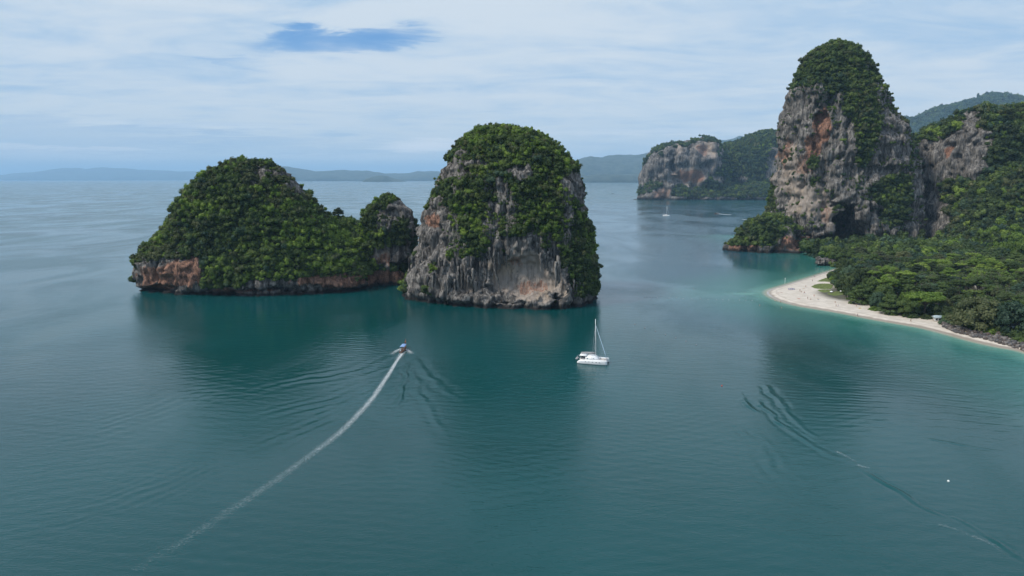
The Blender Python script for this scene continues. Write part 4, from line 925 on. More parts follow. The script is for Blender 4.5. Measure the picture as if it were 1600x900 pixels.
for ob, px_, py_, tint, kind in LABELLED:
    j = min(range(len(LM)), key=lambda i: math.hypot((LM[i][1] - px_), (LM[i][2] - py_) * 1.8)); dx, dy = px_ - LM[j][1], (py_ - LM[j][2]) * 1.8
    rel = ('right of' if dx > 0 else 'left of') if abs(dx) > abs(dy) else ('below' if dy > 0 else 'above')
    seen.setdefault((tint, kind, rel, j), []).append((math.hypot(dx, dy), ob))
ORD = ['', 'second nearest ', 'third nearest ', 'fourth nearest ', 'fifth nearest ', 'sixth nearest ', 'seventh nearest ', 'eighth nearest ', 'ninth nearest ', 'tenth nearest ']
for (tint, kind, rel, j), L_ in seen.items():
    L_.sort(key=lambda q: q[0])
    for k, (_, ob) in enumerate(L_): ob['label'] = (('nearest ' if len(L_) > 1 and k == 0 else ORD[min(k, 9)]) + f'{tn[tint]} {kn[kind]} tree {rel} {LM[j][0]}').strip()
if len(acc) > 270:
    A = np.array(acc[270:]); Z = land_h(np.column_stack([A[:, :2], np.zeros(len(A))])); t = np.random.default_rng(4).choice([0, 1, 2, 4], len(A), p=[.35, .42, .06, .17])
    Pq = np.column_stack([A[:, 0], A[:, 1], Z + 5.5 + 2.5 * hn[270:]]); tag(shrubs('forest', Pq, A[:, 2] * 1.15, t, rg, tall=(.9, 1.3)), 'mass of tree crowns at the far back of the beach forest', 'forest', kind='stuff')
# undergrowth between the trunks and bushes along the sand
q = RNG.uniform(FOREST.min(0), FOREST.max(0), size=(7000, 2)); q = np.column_stack([q, np.zeros(len(q))]); q = q[inside(q, FOREST)]; q = q[seg_dist(q, FOREST[:14])[0] > 1.2]
q = q[to_px(q)[0] < 1680]; q[:, 2] = land_h(q) + 0.6
q = q[(((q[:, None, :2] - HOUSES[None]) ** 2).sum(2).min(1) > 25)]
tag(shrubs('undergrowth', q, RNG.uniform(1.4, 3.2, len(q)), RNG.choice([0, 1, 4], len(q), p=[.5, .3, .2]), rg), 'bushes and undergrowth between the trees behind the beach', 'undergrowth', kind='stuff')
t_ = np.linspace(0, len(FOREST[:14]) - 1.001, 420); fe = np.column_stack([np.interp(t_, np.arange(14), FOREST[:14, 0]), np.interp(t_, np.arange(14), FOREST[:14, 1])])
fe = fe + RNG.normal(size=fe.shape) * 0.9 + np.array([0.6, 1.6]); fe = np.column_stack([fe, np.zeros(len(fe))]); fe = fe[(to_px(fe)[0] < 1700) & ((to_px(fe)[0] < 1466) | (to_px(fe)[0] > 1474))]; fe[:, 2] = land_h(fe) + 0.5
tag(shrubs('undergrowth', fe, RNG.uniform(1.6, 3.3, len(fe)), RNG.choice([0, 1, 2, 4], len(fe), p=[.35, .4, .08, .17]), rg), 'leafy edge of the forest overhanging the back of the sand', 'undergrowth', kind='stuff')
def bush(px, py, wpx, hpx, tint, label):
    g_ = ground(px, py, 1.6); k = g_[1] / (math.cos(PITCH) * FOC); rad = wpx * k / 2; z = land_h(np.array([[g_[0], g_[1], 0]]))[0]
    k_, crowns, tr = TREES[random.choice(KI['round'])]; c = link('bush', crowns[tint], None, (g_[0], g_[1] + rad * .35, z - 0.1)); c.scale = (rad, min(rad, 5) , hpx * k); tag(c, label, 'bush'); return c
bush(1550, 520, 34, 13, 2, 'low bright green bush above the rock pile')
bush(1533, 517, 26, 11, 2, 'smaller bright green bush at the left end of the low hedge')
bush(1597, 534, 30, 10, 1, 'low green bush at the right picture edge above the rocks')
bush(1425, 495, 26, 10, 1, 'low rounded bush at the back of the sand below the leaning tree')
bush(1448, 497, 20, 8, 0, 'small dark bush left of the pale shed roof')
bush(1395, 491, 22, 7, 1, 'low spreading bush reaching onto the sand')
bush(1370, 484, 22, 7, 2, 'light green low bush at the sand edge below the compact round tree')
bush(1482, 506, 26, 10, 4, 'bluish low bush at the left end of the rock pile')
# trees standing out on the islands
def island_tree(K, px, py, rad, hgt, kind, tint, label, up=0.0):
    p = front_pt(K, px, py, 4); tree('jungle_tree', p[0], p[1] + 1.0, p[2] - 1.0, rad, hgt, kind, tint, label)
island_tree(K_LEFT, 526, 340, 4.6, 10, 'layered', 0, 'tall dark tree standing on the saddle of the low island')
island_tree(K_LEFT, 563, 345, 2.6, 6.5, 'umbrella', 0, 'small flat topped tree on the saddle beside the grey cone')
island_tree(K_LEFT, 220, 390, 2.8, 5.5, 'irregular', 3, 'sparse tree leaning out at the left tip of the low island')
island_tree(K_TOWER, 1157, 368, 5.0, 9, 'irregular', 1, 'green tree on the low promontory at the tower foot')
island_tree(K_TOWER, 1192, 350, 5.0, 10, 'irregular', 0, 'dark tree at the top of the promontory against the tower')
island_tree(K_RIGHT, 1577, 184, 6.5, 13, 'irregular', 0, 'tall dark tree on the skyline right of the grey spire')
island_tree(K_RIGHT, 1570, 190, 6.0, 11, 'irregular', 0, 'lower dark tree beside the tall skyline tree')
# ------------------------------------------------------------------ smooth figures grown with a skin modifier
plain('skin_tan', (0.42, 0.25, 0.17), 0.6); plain('skin_light', (0.55, 0.38, 0.29), 0.6); plain('hair_dark', (0.03, 0.022, 0.018), 0.7)
CLOTH = {n: plain('cloth_' + n, c, 0.85) for n, c in dict(red=(0.45, 0.06, 0.05), blue=(0.06, 0.13, 0.36), black=(0.03, 0.03, 0.035), white=(0.72, 0.72, 0.70), yellow=(0.6, 0.45, 0.1), green=(0.08, 0.25, 0.12), grey=(0.22, 0.22, 0.24)).items()}
def skin_mesh(name, pts, edges, mat, sub=1):
    me = bpy.data.meshes.new(name); me.from_pydata([p[:3] for p in pts], edges, []); me.materials.append(mat)
    o = link(name, me); sk = o.modifiers.new('s', 'SKIN'); o.modifiers.new('u', 'SUBSURF').levels = sub
    for i, p in enumerate(pts): me.skin_vertices[0].data[i].radius = (p[3], p[3]); me.skin_vertices[0].data[i].use_root = (i == 0)
    ev = o.evaluated_get(bpy.context.evaluated_depsgraph_get()); m2 = bpy.data.meshes.new_from_object(ev); bpy.data.objects.remove(o)
    if not m2.materials: m2.materials.append(mat)
    m2.polygons.foreach_set('use_smooth', np.ones(len(m2.polygons), bool)); return m2
def figure(pose):
    """joint lists: (x, y, z, radius); front is -y"""
    P_ = {}
    if pose == 'stand': hip, kn, an, kn2, an2, ch, nk, hd = (0, 0, .92), (-.10, -.02, .5), (-.11, .02, .08), (.11, 0, .5), (.12, .03, .08), (0, -.01, 1.32), (0, -.01, 1.50), (0, -.03, 1.64); el, ha, el2, ha2 = (-.26, .02, 1.12), (-.27, -.06, .86), (.26, .02, 1.12), (.25, -.10, .88)
    elif pose == 'walk': hip, kn, an, kn2, an2, ch, nk, hd = (0, 0, .90), (-.09, -.20, .52), (-.10, -.26, .10), (.10, .10, .48), (.11, .36, .14), (0, -.04, 1.30), (0, -.06, 1.48), (0, -.09, 1.62); el, ha, el2, ha2 = (-.25, .14, 1.12), (-.26, .16, .86), (.25, -.12, 1.12), (.24, -.28, .94)
    elif pose == 'sit': hip, kn, an, kn2, an2, ch, nk, hd = (0, 0, .13), (-.14, -.38, .42), (-.14, -.62, .08), (.14, -.38, .40), (.15, -.64, .08), (0, .08, .52), (0, .07, .70), (0, .03, .84); el, ha, el2, ha2 = (-.24, -.06, .36), (-.16, -.32, .36), (.26, .14, .30), (.27, .26, .06)
    else: hip, kn, an, kn2, an2, ch, nk, hd = (0, 0, .11), (-.10, -.42, .14), (-.11, -.84, .08), (.12, -.40, .24), (.12, -.80, .08), (0, .42, .13), (0, .60, .13), (0, .76, .14); el, ha, el2, ha2 = (-.30, .28, .08), (-.28, .02, .07), (.30, .50, .08), (.16, .72, .07)
    mid = tuple((a + b) / 2 for a, b in zip(hip, ch))
    V = lambda p, r: (*p, r)
    sh = lambda s: (ch[0] + s * .17, ch[1], ch[2] + .08) if pose != 'lie' else (s * .17, ch[1] + .08, ch[2])
    ft = lambda a: (a[0], a[1] - .16, max(a[2] - .05, .04)) if pose != 'lie' else (a[0], a[1] - .05, a[2] + .12)
    pts = [V(hip, .135), V(mid, .115), V(ch, .145), V(nk, .06), V(hd, .10), V(tuple(h + d for h, d in zip(hd, (0, -.01, .11) if pose != 'lie' else (0, .11, .01))), .075),
           V((hip[0] - .09, hip[1], hip[2] - .04), .09), V(kn, .06), V(an, .042), V(ft(an), .035), V((hip[0] + .09, hip[1], hip[2] - .04), .09), V(kn2, .06), V(an2, .042), V(ft(an2), .035),
           V(sh(-1), .06), V(el, .042), V(ha, .032), V(sh(1), .06), V(el2, .042), V(ha2, .032)]
    E = [(0, 1), (1, 2), (2, 3), (3, 4), (4, 5), (0, 6), (6, 7), (7, 8), (8, 9), (0, 10), (10, 11), (11, 12), (12, 13), (2, 14), (14, 15), (15, 16), (2, 17), (17, 18), (18, 19)]
    # unequal fingers and thumb on both hands
    for hi, ei in ((16, 15), (19, 18)):
        h = Vector(pts[hi][:3]); dr = (h - Vector(pts[ei][:3])).normalized(); sd_ = dr.cross(Vector((0, 0, 1)) if abs(dr.z) < .9 else Vector((1, 0, 0))).normalized()
        for k, (o_, l_) in enumerate(((-.03, .075), (-.01, .09), (.01, .085), (.03, .065))):
            b = len(pts); pts.append(V(tuple(h + dr * .05 + sd_ * o_), .010)); pts.append(V(tuple(h + dr * (.05 + l_) + sd_ * o_ * 1.2), .008)); E += [(hi, b), (b, b + 1)]
        b = len(pts); pts.append(V(tuple(h + dr * .03 + sd_ * .055), .010)); E.append((hi, b))
    shorts = [V(hip, .155), V((hip[0] - .09, hip[1], hip[2] - .04), .108), V(tuple(a * .55 + b * .45 for a, b in zip((hip[0] - .09, hip[1], hip[2]), kn)), .092), V((hip[0] + .09, hip[1], hip[2] - .04), .108), V(tuple(a * .55 + b * .45 for a, b in zip((hip[0] + .09, hip[1], hip[2]), kn2)), .092)]
    top = [V(mid, .128), V(ch, .158), V(tuple(a * .6 + b * .4 for a, b in zip(mid, hip)), .14)]
    hr = [V(tuple(h + d for h, d in zip(hd, (0, .02, .06) if pose != 'lie' else (0, .07, .0))), .105), V(tuple(h + d for h, d in zip(hd, (0, .05, .0) if pose != 'lie' else (0, .09, -.02))), .095)]
    return pts, E, shorts, top, hr
FIG = {}
for pose in ('stand', 'walk', 'sit', 'lie'):
    pts, E, sh_, tp, hr = figure(pose)
    FIG[pose] = (skin_mesh('person', pts, E, MAT['skin_tan']), skin_mesh('shorts', sh_, [(0, 1), (1, 2), (0, 3), (3, 4)], CLOTH['blue'], 1), skin_mesh('shirt', tp, [(0, 1), (0, 2)], CLOTH['white'], 1), skin_mesh('hair', hr, [(0, 1)], MAT['hair_dark'], 1))
def person(px, py, pose, bottom, top, label, z=None, rz=None):
    p = ground(px, py, 1.0 if z is None else z); q = np.array([[p[0], p[1], 0.0]]); zz = land_h(q)[0] if z is None else z
    for _ in range(3):
        if z is None: p = ground(px, py, zz); zz = land_h(np.array([[p[0], p[1], 0.0]]))[0]
    b = FIG[pose]; o = link('person', b[0], None, (p[0], p[1], zz)); o.rotation_euler = (0, 0, random.random() * 6.28 if rz is None else rz); tag(o, label, 'person', 'people on the beach')
    for me, nm, col in ((b[1], 'shorts', bottom), (b[2], 'shirt', top)):
        if col is None: continue
        m2 = me.copy(); m2.materials.clear(); m2.materials.append(CLOTH[col]); link(nm, m2, o)
    link('hair', b[3], o); return o
PEOPLE = [
    (1269.5, 440, 'stand', 'black', None, 'tiny figure standing on the north shore of the sand spit'), (1273, 433.5, 'walk', 'blue', 'grey', 'tiny figure walking near the rocks at the cove end of the beach'),
    (1259, 449, 'walk', 'red', None, 'tiny figure walking in the middle of the spit near the grass'), (1250, 455.5, 'stand', 'black', 'black', 'dark figure standing in the middle of the spit'),
    (1252, 456.5, 'sit', 'black', None, 'figure sitting beside the dark standing figure on the spit'), (1257, 457.5, 'sit', 'red', 'blue', 'figure sitting on a mat in the middle of the spit'),
    (1272, 464, 'walk', 'red', None, 'figure walking on the sand below the oval grass patch'), (1262, 467.5, 'stand', 'grey', None, 'left one of three figures in a row on the lower sand'),
    (1267, 468, 'sit', 'black', None, 'middle seated figure in the row on the lower sand'), (1278, 467.2, 'lie', 'black', None, 'figure lying at the right of the row on the lower sand'),
    (1305, 472.5, 'sit', 'red', 'black', 'seated figure in the dark top below the rounded grass patch'), (1306.5, 479.5, 'walk', 'black', None, 'left of two figures walking together near the waterline'),
    (1309.5, 479.5, 'walk', 'blue', 'white', 'right of two figures walking together near the waterline'), (1324, 466, 'stand', 'blue', 'blue', 'figure in dark clothes standing at the inner corner of the beach by the trees'),
    (1338, 479.5, 'stand', 'red', None, 'figure with red shorts standing in the middle of the beach'), (1343.5, 481.5, 'lie', 'red', 'yellow', 'figure lying on the sand right of the one with red shorts'),
    (1348, 476.5, 'stand', 'yellow', 'yellow', 'figure in yellow standing by the tree line'), (1351, 477, 'sit', 'red', 'red', 'figure in red sitting by the tree line'),
    (1340, 494.5, 'stand', 'blue', None, 'figure standing at the waterline in the middle of the beach'), (1423, 503.2, 'walk', 'black', 'black', 'lone figure in dark clothes walking near the water towards the rock pile'),
    (1216.5, 458, 'lie', 'black', None, 'left of two figures lying near the spit tip'), (1221, 457.5, 'lie', 'grey', 'red', 'right of two figures lying near the spit tip'),
    (1247, 466.5, 'lie', 'red', None, 'figure lying alone on the lower sand of the spit'), (1256, 451.5, 'lie', 'yellow', None, 'figure lying on pale sand in the middle of the spit')]
for p_ in PEOPLE: person(*p_)
for px_, py_, lb in ((1211, 472.5, 'left of three bathers standing in shallow water below the spit'), (1214.5, 473, 'middle of three bathers standing in shallow water below the spit'), (1219.5, 474.5, 'right of three bathers standing in shallow water below the spit'), (1221, 484, 'bather splashing in the water off the spit'), (1187, 480, 'bather farthest out in the water off the spit')):
    o = person(px_, py_, 'stand', 'black', None, lb, z=-0.75)
# towels, row of kayaks, markers
def towel(px, py, col, label):
    p = ground(px, py, 1.0); z = land_h(np.array([[p[0], p[1], 0.]]))[0]; p = ground(px, py, z); mb = MB(); n = 6
    V = []; 
    for i in range(n):
        for j in range(4): V.append((i * .34 - .85, j * .32 - .48, 0.03 + 0.03 * math.sin(i * 2.1 + j)))
    F = [(i * 4 + j, (i + 1) * 4 + j, (i + 1) * 4 + j + 1, i * 4 + j + 1) for i in range(n - 1) for j in range(3)]
    V2 = [(x, y, z_ - .02) for x, y, z_ in V]; mb.add(V + V2, F + [tuple(k + len(V) for k in f[::-1]) for f in F])
    o = mb.build('towel', CLOTH[col], None, True); o.location = (p[0], p[1], z); o.rotation_euler = (0, 0, random.random() * 3); tag(o, label, 'towel', 'towels on the sand')
towel(1257.5, 458.3, 'grey', 'grey towel under the figure sitting in the middle of the spit'); towel(1344, 482, 'yellow', 'yellow towel under the figure lying in the middle of the beach')
towel(1287, 456, 'white', 'white towel between the grass patches'); towel(1279, 468, 'grey', 'grey towel at the right end of the row of figures'); towel(1249, 466.8, 'red', 'red towel alone on the lower sand of the spit')
plain('kayak_purple', (0.13, 0.10, 0.30), 0.4); plain('kayak_blue', (0.10, 0.16, 0.34), 0.4)
km = MB(); rings = []
for t in np.linspace(0, 1, 11):
    w = 0.38 * math.sin(math.pi * min(max(t, .02), .98)) ** .7; h = 0.28 + 0.12 * (2 * t - 1) ** 2; x = t * 3.4 - 1.7
    rings.append([(x, w * math.cos(a), 0.18 + (h * .55 * math.sin(a) if math.sin(a) < 0 else 0.10 * math.sin(a) + .25 * (2 * t - 1) ** 4)) for a in np.linspace(0, 2 * math.pi, 10, endpoint=False)])
km.loft(rings); kmesh = km.mesh('hull', MAT['kayak_purple'], True); sm = MB(); sm.box((-.1, 0, .27), (.5, .42, .08)); sm.box((-.38, 0, .40), (.07, .42, .24)); smesh = sm.mesh('seat', CLOTH['black'])
for k in range(4):
    p = ground(1232.5 + k * 2.6, 452.6, .8); z = land_h(np.array([[p[0], p[1], 0.]]))[0]; r_ = empty('kayak', (p[0], p[1], z + .05), R(78 + 4 * k)); h_ = link('hull', kmesh if k % 2 == 0 else kmesh.copy(), r_); link('seat', smesh, r_)
    if k % 2: h_.data.materials[0] = MAT['kayak_blue']
    tag(r_, ['purple kayak at the left end of the row on the spit', 'blue kayak second from left in the row on the spit', 'purple kayak third from left in the row on the spit', 'blue kayak at the right end of the row on the spit'][k], 'kayak', 'kayaks in a row on the sand')
plain('white_paint', (0.78, 0.78, 0.76), 0.4, 0.05); plain('grey_metal', (0.45, 0.46, 0.47), 0.35, 0.05, metal=0.6); plain('dark_glass', (0.02, 0.03, 0.04), 0.12, 0.05); plain('cream_paint', (0.62, 0.56, 0.46), 0.5, 0.06)
p = ground(1226.5, 443.5); mb = MB(); mb.tube([(0, 0, -1.5), (0, 0, 4.2)], .09, 8); mb.box((0, 0, 4.0), (.5, .06, .4)); o = mb.build('marker_pole', MAT['white_paint']); o.location = p; tag(o, 'thin white marker pole standing in shallow water off the spit', 'pole')
def buoy(px, py, r, col, label):
    p = ground(px, py); mb = MB(); rings = [[(rr * r * math.cos(a), rr * r * math.sin(a), zz * r) for a in np.linspace(0, 6.283, 12, endpoint=False)] for rr, zz in ((.15, -.9), (.75, -.65), (1, -.05), (.86, .5), (.45, .85), (.16, 1.0), (.12, 1.25))]
    mb.loft(rings); o = mb.build('buoy', MAT[col] if isinstance(col, str) else col, None, True); o.location = p; tag(o, label, 'buoy')
buoy(1482, 752, .3, 'white_paint', 'round white buoy alone on open water at lower right')
buoy(1128, 603, .3, CLOTH['red'], 'small dark red buoy on the water left of the old wake'); buoy(1084, 452, .4, CLOTH['grey'], 'small grey buoy between the sailing catamaran and the beach')
# ------------------------------------------------------------------ floats marking the swimming area
WORD = 'first second third fourth fifth sixth seventh eighth ninth tenth eleventh twelfth thirteenth fourteenth fifteenth'.split()
fl = MB(); fl.loft([[(rr * .32 * math.cos(a), rr * .32 * math.sin(a), zz * .32) for a in np.linspace(0, 6.283, 8, endpoint=False)] for rr, zz in ((.3, -.9), (.9, -.4), (1, .1), (.7, .7), (.2, 1))]); flm = fl.mesh('float', CLOTH['grey'], True)
for k in range(15):
    u = k / 14; p = ground(1006 + 172 * u + random.uniform(-3, 3), 464.5 + 5.5 * u + random.uniform(-.4, .4)); o = link('float', flm, None, p); tag(o, f'{WORD[k]} small dark float from the left in the long line off the spit tip', 'float', 'line of floats off the spit')
for k in range(7):
    u = k / 6; p = ground(992 + 96 * u, 507 + 32 * u); o = link('float', flm, None, p); tag(o, f'{WORD[k]} small dark float from the left in the slanting line right of the catamaran', 'float', 'line of floats near the catamaran')

# ------------------------------------------------------------------ sailing catamaran at anchor
plain('hull_white', (0.80, 0.80, 0.79), 0.25, 0.03, 0.6); plain('deck_cream', (0.66, 0.60, 0.55), 0.6, 0.06); plain('canvas_grey', (0.30, 0.29, 0.30), 0.85); plain('antifoul', (0.03, 0.035, 0.05), 0.6); plain('sail_blue', (0.42, 0.55, 0.66), 0.7); plain('teak', (0.20, 0.12, 0.08), 0.7); plain('window_blue', (0.05, 0.13, 0.17), 0.12, 0.1)
p = ground(927, 566.5); cat_ = empty('catamaran', p, R(-17)); tag(cat_, 'white sailing catamaran at anchor with bare mast, in front of the dome island', 'catamaran')
def hull_rings(L, beam, free, z0):
    out = []
    for t in np.linspace(0, 1, 15):
        x = -L / 2 + t * L; w = beam / 2 * min(1, (0.72 + 1.2 * t)) * (1 - max(0, (t - .55) / .45) ** 2.2 * 0.94); top = free + 0.28 * t; top = top * (1 if t > .10 else .45 + 5.5 * t)
        ring = [(x, w * .15, z0), (x, w * .8, z0 + .35), (x, w, .35), (x, w, top * .7), (x, w * .93, top), (x, -w * .93, top), (x, -w, top * .7), (x, -w, .35), (x, -w * .8, z0 + .35), (x, -w * .15, z0)]
        out.append(ring)
    return out
for s in (-1, 1):
    m = MB(); m.loft(hull_rings(12.2, 1.9, 1.55, -.55)); h_ = m.build('hull', MAT['hull_white'], cat_, True); h_.location = (0, s * 2.45, 0)
    m = MB(); m.loft([[(x_, y_ * 1.012, z_) for x_, y_, z_ in ((r_[1][0], r_[1][1], -.3), (r_[2][0], r_[2][1], .17), (r_[7][0], r_[7][1], .17), (r_[8][0], r_[8][1], -.3))] for r_ in hull_rings(12.25, 1.92, 1.55, -.55)]); k_ = m.build('bottom_paint', MAT['antifoul'], h_)
    for xx in (-2.6, -1.2, .3, 1.8, 3.1):
        m = MB(); m.box((xx, -0.955 if s < 0 else .955, 1.05), (.62 if xx > -1 else .4, .03, .2)); m.build('porthole', MAT['dark_glass'], h_)
    m = MB(); [m.box((-6.0 + .35 * k, 0, .30 + .22 * k), (.36, 1.15, .1)) for k in range(4)]; m.build('steps', MAT['teak'], h_)
m = MB(); m.loft([[(x, -2.3, a), (x, 2.3, a), (x, 2.3, b), (x, -2.3, b)] for x, a, b in ((-5.0, .85, 1.52), (-3, .75, 1.62), (1.5, .75, 1.72), (2.6, .95, 1.76))]); m.build('bridge_deck', MAT['deck_cream'], cat_)
m = MB(); m.box((2.75, 0, 1.72), (.3, 4.2, .16)); m.tube([(5.5, -2.4, 1.6), (5.55, 0, 1.66), (5.5, 2.4, 1.6)], .11, 8); m.tube([(2.8, 0, 1.72), (5.7, 0, 1.7)], .12, 6); m.build('crossbeam', MAT['grey_metal'], cat_)
for s in (-1, 1):
    m = MB(); n_ = 7
    for i in range(n_ + 1): m.tube([(2.9 + 2.55 * i / n_, s * .15, 1.66), (2.9 + 2.55 * i / n_, s * 1.75, 1.64)], .018, 4); m.tube([(2.9, s * (.15 + 1.6 * i / n_), 1.67), (5.45, s * (.15 + 1.6 * i / n_), 1.63)], .018, 4)
    m.add([(2.9, s * .13, 1.60), (5.45, s * .13, 1.59), (5.45, s * 1.75, 1.57), (2.9, s * 1.75, 1.58)], [(0, 1, 2, 3)]); m.build('trampoline', MAT['deck_cream'], cat_)
cab = MB(); cab.loft([[(x, -w, 1.6), (x, w, 1.6), (x, w * .94, 1.6 + .6 * h), (x, w * .78, 1.6 + h), (x, -w * .78, 1.6 + h), (x, -w * .94, 1.6 + .6 * h)] for x, w, h in ((-2.9, 2.35, 1.25), (-1, 2.45, 1.38), (.6, 2.35, 1.25), (1.7, 2.0, .75), (2.4, 1.6, .18))]); cabin = cab.build('cabin', MAT['hull_white'], cat_)
for s in (-1, 1):
    m = MB(); m.add([(-2.4, s * 2.37, 1.98), (.9, s * 2.26, 1.98), (.6, s * 2.22, 2.38), (-2.2, s * 2.26, 2.42)], [(0, 1, 2, 3)]); m.add([(-2.4, s * 2.33, 1.98), (.9, s * 2.22, 1.98), (.6, s * 2.18, 2.38), (-2.2, s * 2.22, 2.42)], [(3, 2, 1, 0)]); m.build('window', MAT['window_blue'], cabin)
for y_ in (-1.2, 0, 1.2): m = MB(); m.box((1.52, y_, 2.28), (.06, .95, .3), 0); w_ = m.build('window', MAT['dark_glass'], cabin)
m = MB(); m.box((-3.9, 0, 3.12), (3.0, 4.4, .10)); m.box((-3.9, 0, 3.19), (2.8, 4.1, .06)); m.build('canopy', MAT['hull_white'], cat_)
for x_, y_ in ((-5.2, -2), (-5.2, 2), (-2.7, -2), (-2.7, 2)): m = MB(); m.tube([(x_, y_, 1.5), (x_, y_, 3.1)], .04, 6); m.build('canopy_post', MAT['grey_metal'], cat_)
m = MB(); m.box((-4.0, 0, 1.78), (1.6, 3.2, .45)); m.box((-4.95, 0, 2.05), (.2, 3.4, .6)); m.build('cockpit_seat', MAT['canvas_grey'], cat_)
m = MB(); m.tube([(-6.1, -1.6, 1.6), (-6.4, -1.5, 2.5), (-6.4, 1.5, 2.5), (-6.1, 1.6, 1.6)], .05, 6); m.build('davit', MAT['grey_metal'], cat_)
m = MB(); m.loft([[(-6.7 + dx, y_, 1.35 + .2 * math.sin(a)) if False else (-6.7 + w_ * math.cos(a), y_, 1.35 + .28 * math.sin(a)) for a in np.linspace(0, 6.283, 8, endpoint=False)] for y_, w_ in ((-1.5, .12), (-1.2, .55), (0, .62), (1.1, .62), (1.4, .4))]); m.build('dinghy', MAT['canvas_grey'], cat_, True)
mast = MB(); mast.tube([(1.0, 0, 1.7), (.85, 0, 10), (.55, 0, 18.2)], [.13, .125, .09], 8); mo = mast.build('mast', MAT['hull_white'], cat_)
for z_, w_ in ((8.4, 1.5), (13.2, 1.2)): m = MB(); m.tube([(.9 - .02 * z_, -w_, z_ - .1), (.98 - .03 * z_, 0, z_), (.9 - .02 * z_, w_, z_ - .1)], .035, 5); m.build('spreader', MAT['grey_metal'], mo)
m = MB(); m.tube([(.8, 0, 3.55), (-5.2, 0, 3.75)], .11, 8); bo = m.build('boom', MAT['grey_metal'], cat_)
m = MB(); m.loft([[(x, -.16, 3.62), (x, .16, 3.62), (x, .2, 3.9), (x, .06, 3.9 + h), (x, -.06, 3.9 + h), (x, -.2, 3.9)] for x, h in ((.6, .6), (-1.5, .45), (-3.5, .35), (-5.1, .15))]); m.build('sail_cover', MAT['canvas_grey'], bo)
m = MB(); m.tube([(5.5, 0, 1.75), (4.6, 0, 4.6), (.95 - .2, 0, 15.6)], [.07, .17, .05], 8); m.build('furled_sail', MAT['sail_blue'], cat_)
for s in (-1, 1):
    for a, b in (((-.1, s * 2.9, 1.6), (.62, 0, 16.2)), ((-.4, s * 2.9, 1.6), (.88 - .02 * 13, s * 1.2, 13.1)), ((.3, s * 2.9, 1.6), (.75, s * 1.5, 8.3))): m = MB(); m.tube([a, b], .022, 4); m.build('shroud', MAT['grey_metal'], cat_)
    m = MB(); [m.tube([(-5 + k * 1.45, s * 3.2, 1.65), (-5 + k * 1.45, s * 3.2, 2.3)], .02, 4) for k in range(8)]; m.tube([(-5, s * 3.2, 2.28), (5.1, s * 3.15, 2.3)], .015, 4); m.build('railing', MAT['grey_metal'], cat_)

# ------------------------------------------------------------------ longtail boat under way
plain('wood_dark', (0.09, 0.05, 0.03), 0.6, 0.3); plain('wood_warm', (0.26, 0.13, 0.07), 0.55, 0.25); plain('tarp_blue', (0.20, 0.32, 0.55), 0.7)
p = ground(629.5, 548); lt = empty('longtail_boat', p, R(86)); tag(lt, 'wooden longtail boat with blue canopy driving away from the camera, foam behind it', 'longtail boat')
m = MB(); R_ = []
for t in np.linspace(0, 1, 17):
    x = -5 + 10.5 * t; w = 1.02 * math.sin(math.pi * (0.16 + 0.80 * t)) ** .6; zb = -.28 + 2.0 * max(0, t - .72) ** 1.5 * 4; tp = .62 + 2.2 * max(0, t - .55) ** 1.9 * 4
    R_.append([(x, w * .25, zb), (x, w * .8, zb + .22), (x, w, tp), (x, w * .88, tp), (x, w * .6, max(tp - .5, zb + .12)), (x, -w * .6, max(tp - .5, zb + .12)), (x, -w * .88, tp), (x, -w, tp), (x, -w * .8, zb + .22), (x, -w * .25, zb)])
m.loft(R_); m.build('hull', MAT['wood_dark'], lt, True)
m = MB(); m.tube([(5.2, 0, 2.2), (5.75, 0, 3.3), (5.85, 0, 3.9)], [.12, .10, .07], 6); st = m.build('stem_post', MAT['wood_warm'], lt)
for k, c_ in enumerate(('red', 'yellow', 'red')): m = MB(); m.tube([(5.55, 0, 2.9 - .22 * k), (5.62, 0, 3.1 - .22 * k)], .2, 8); m.tube([(5.6, .1, 3.0 - .2 * k), (5.5, .32, 2.5 - .2 * k), (5.4, .3, 2.0 - .2 * k)], [.07, .1, .04], 5); m.build('ribbon', CLOTH[c_], st)
m = MB(); m.loft([[(x, 1.02 * math.cos(a), 2.05 + .28 * math.sin(a) + zz) for a in np.linspace(0, math.pi, 9)] + [(x, 1.0 * math.cos(a), 2.0 + .26 * math.sin(a) + zz) for a in np.linspace(math.pi, 0, 9)] for x, zz in ((-2.0, 0), (-.5, .03), (1.2, .06), (2.8, .16))]); m.build('canopy', MAT['tarp_blue'], lt)
for x_ in (-1.9, .3, 2.6):
    for s in (-1, 1): m = MB(); m.tube([(x_, s * .92, .6), (x_, s * .97, 2.08)], .035, 5); m.build('canopy_post', MAT['wood_warm'], lt)
for x_ in (-1.2, 0, 1.2, 2.3): m = MB(); m.box((x_, 0, .5), (.28, 1.6, .06)); m.build('bench', MAT['wood_warm'], lt)
m = MB(); m.box((-4.2, 0, 1.05), (.9, .5, .45)); m.box((-4.2, 0, 1.34), (.5, .35, .18)); m.tube([(-4.6, 0, 1.0), (-7.0, .1, .2), (-8.4, .15, -.15)], .05, 6); m.tube([(-3.8, 0, 1.1), (-2.9, .05, 1.3)], .03, 5); m.build('engine', MAT['grey_metal'], lt)
dk = link('person', FIG['stand'][0], None, (p[0] + .15, p[1] - 3.2, .30)); tag(dk, 'boatman standing at the stern of the longtail boat', 'person')
for me, nm, c_ in ((FIG['stand'][1], 'shorts', 'black'), (FIG['stand'][2], 'shirt', 'black')): m2 = me.copy(); m2.materials.clear(); m2.materials.append(CLOTH[c_]); link(nm, m2, dk)
link('hair', FIG['stand'][3], dk)
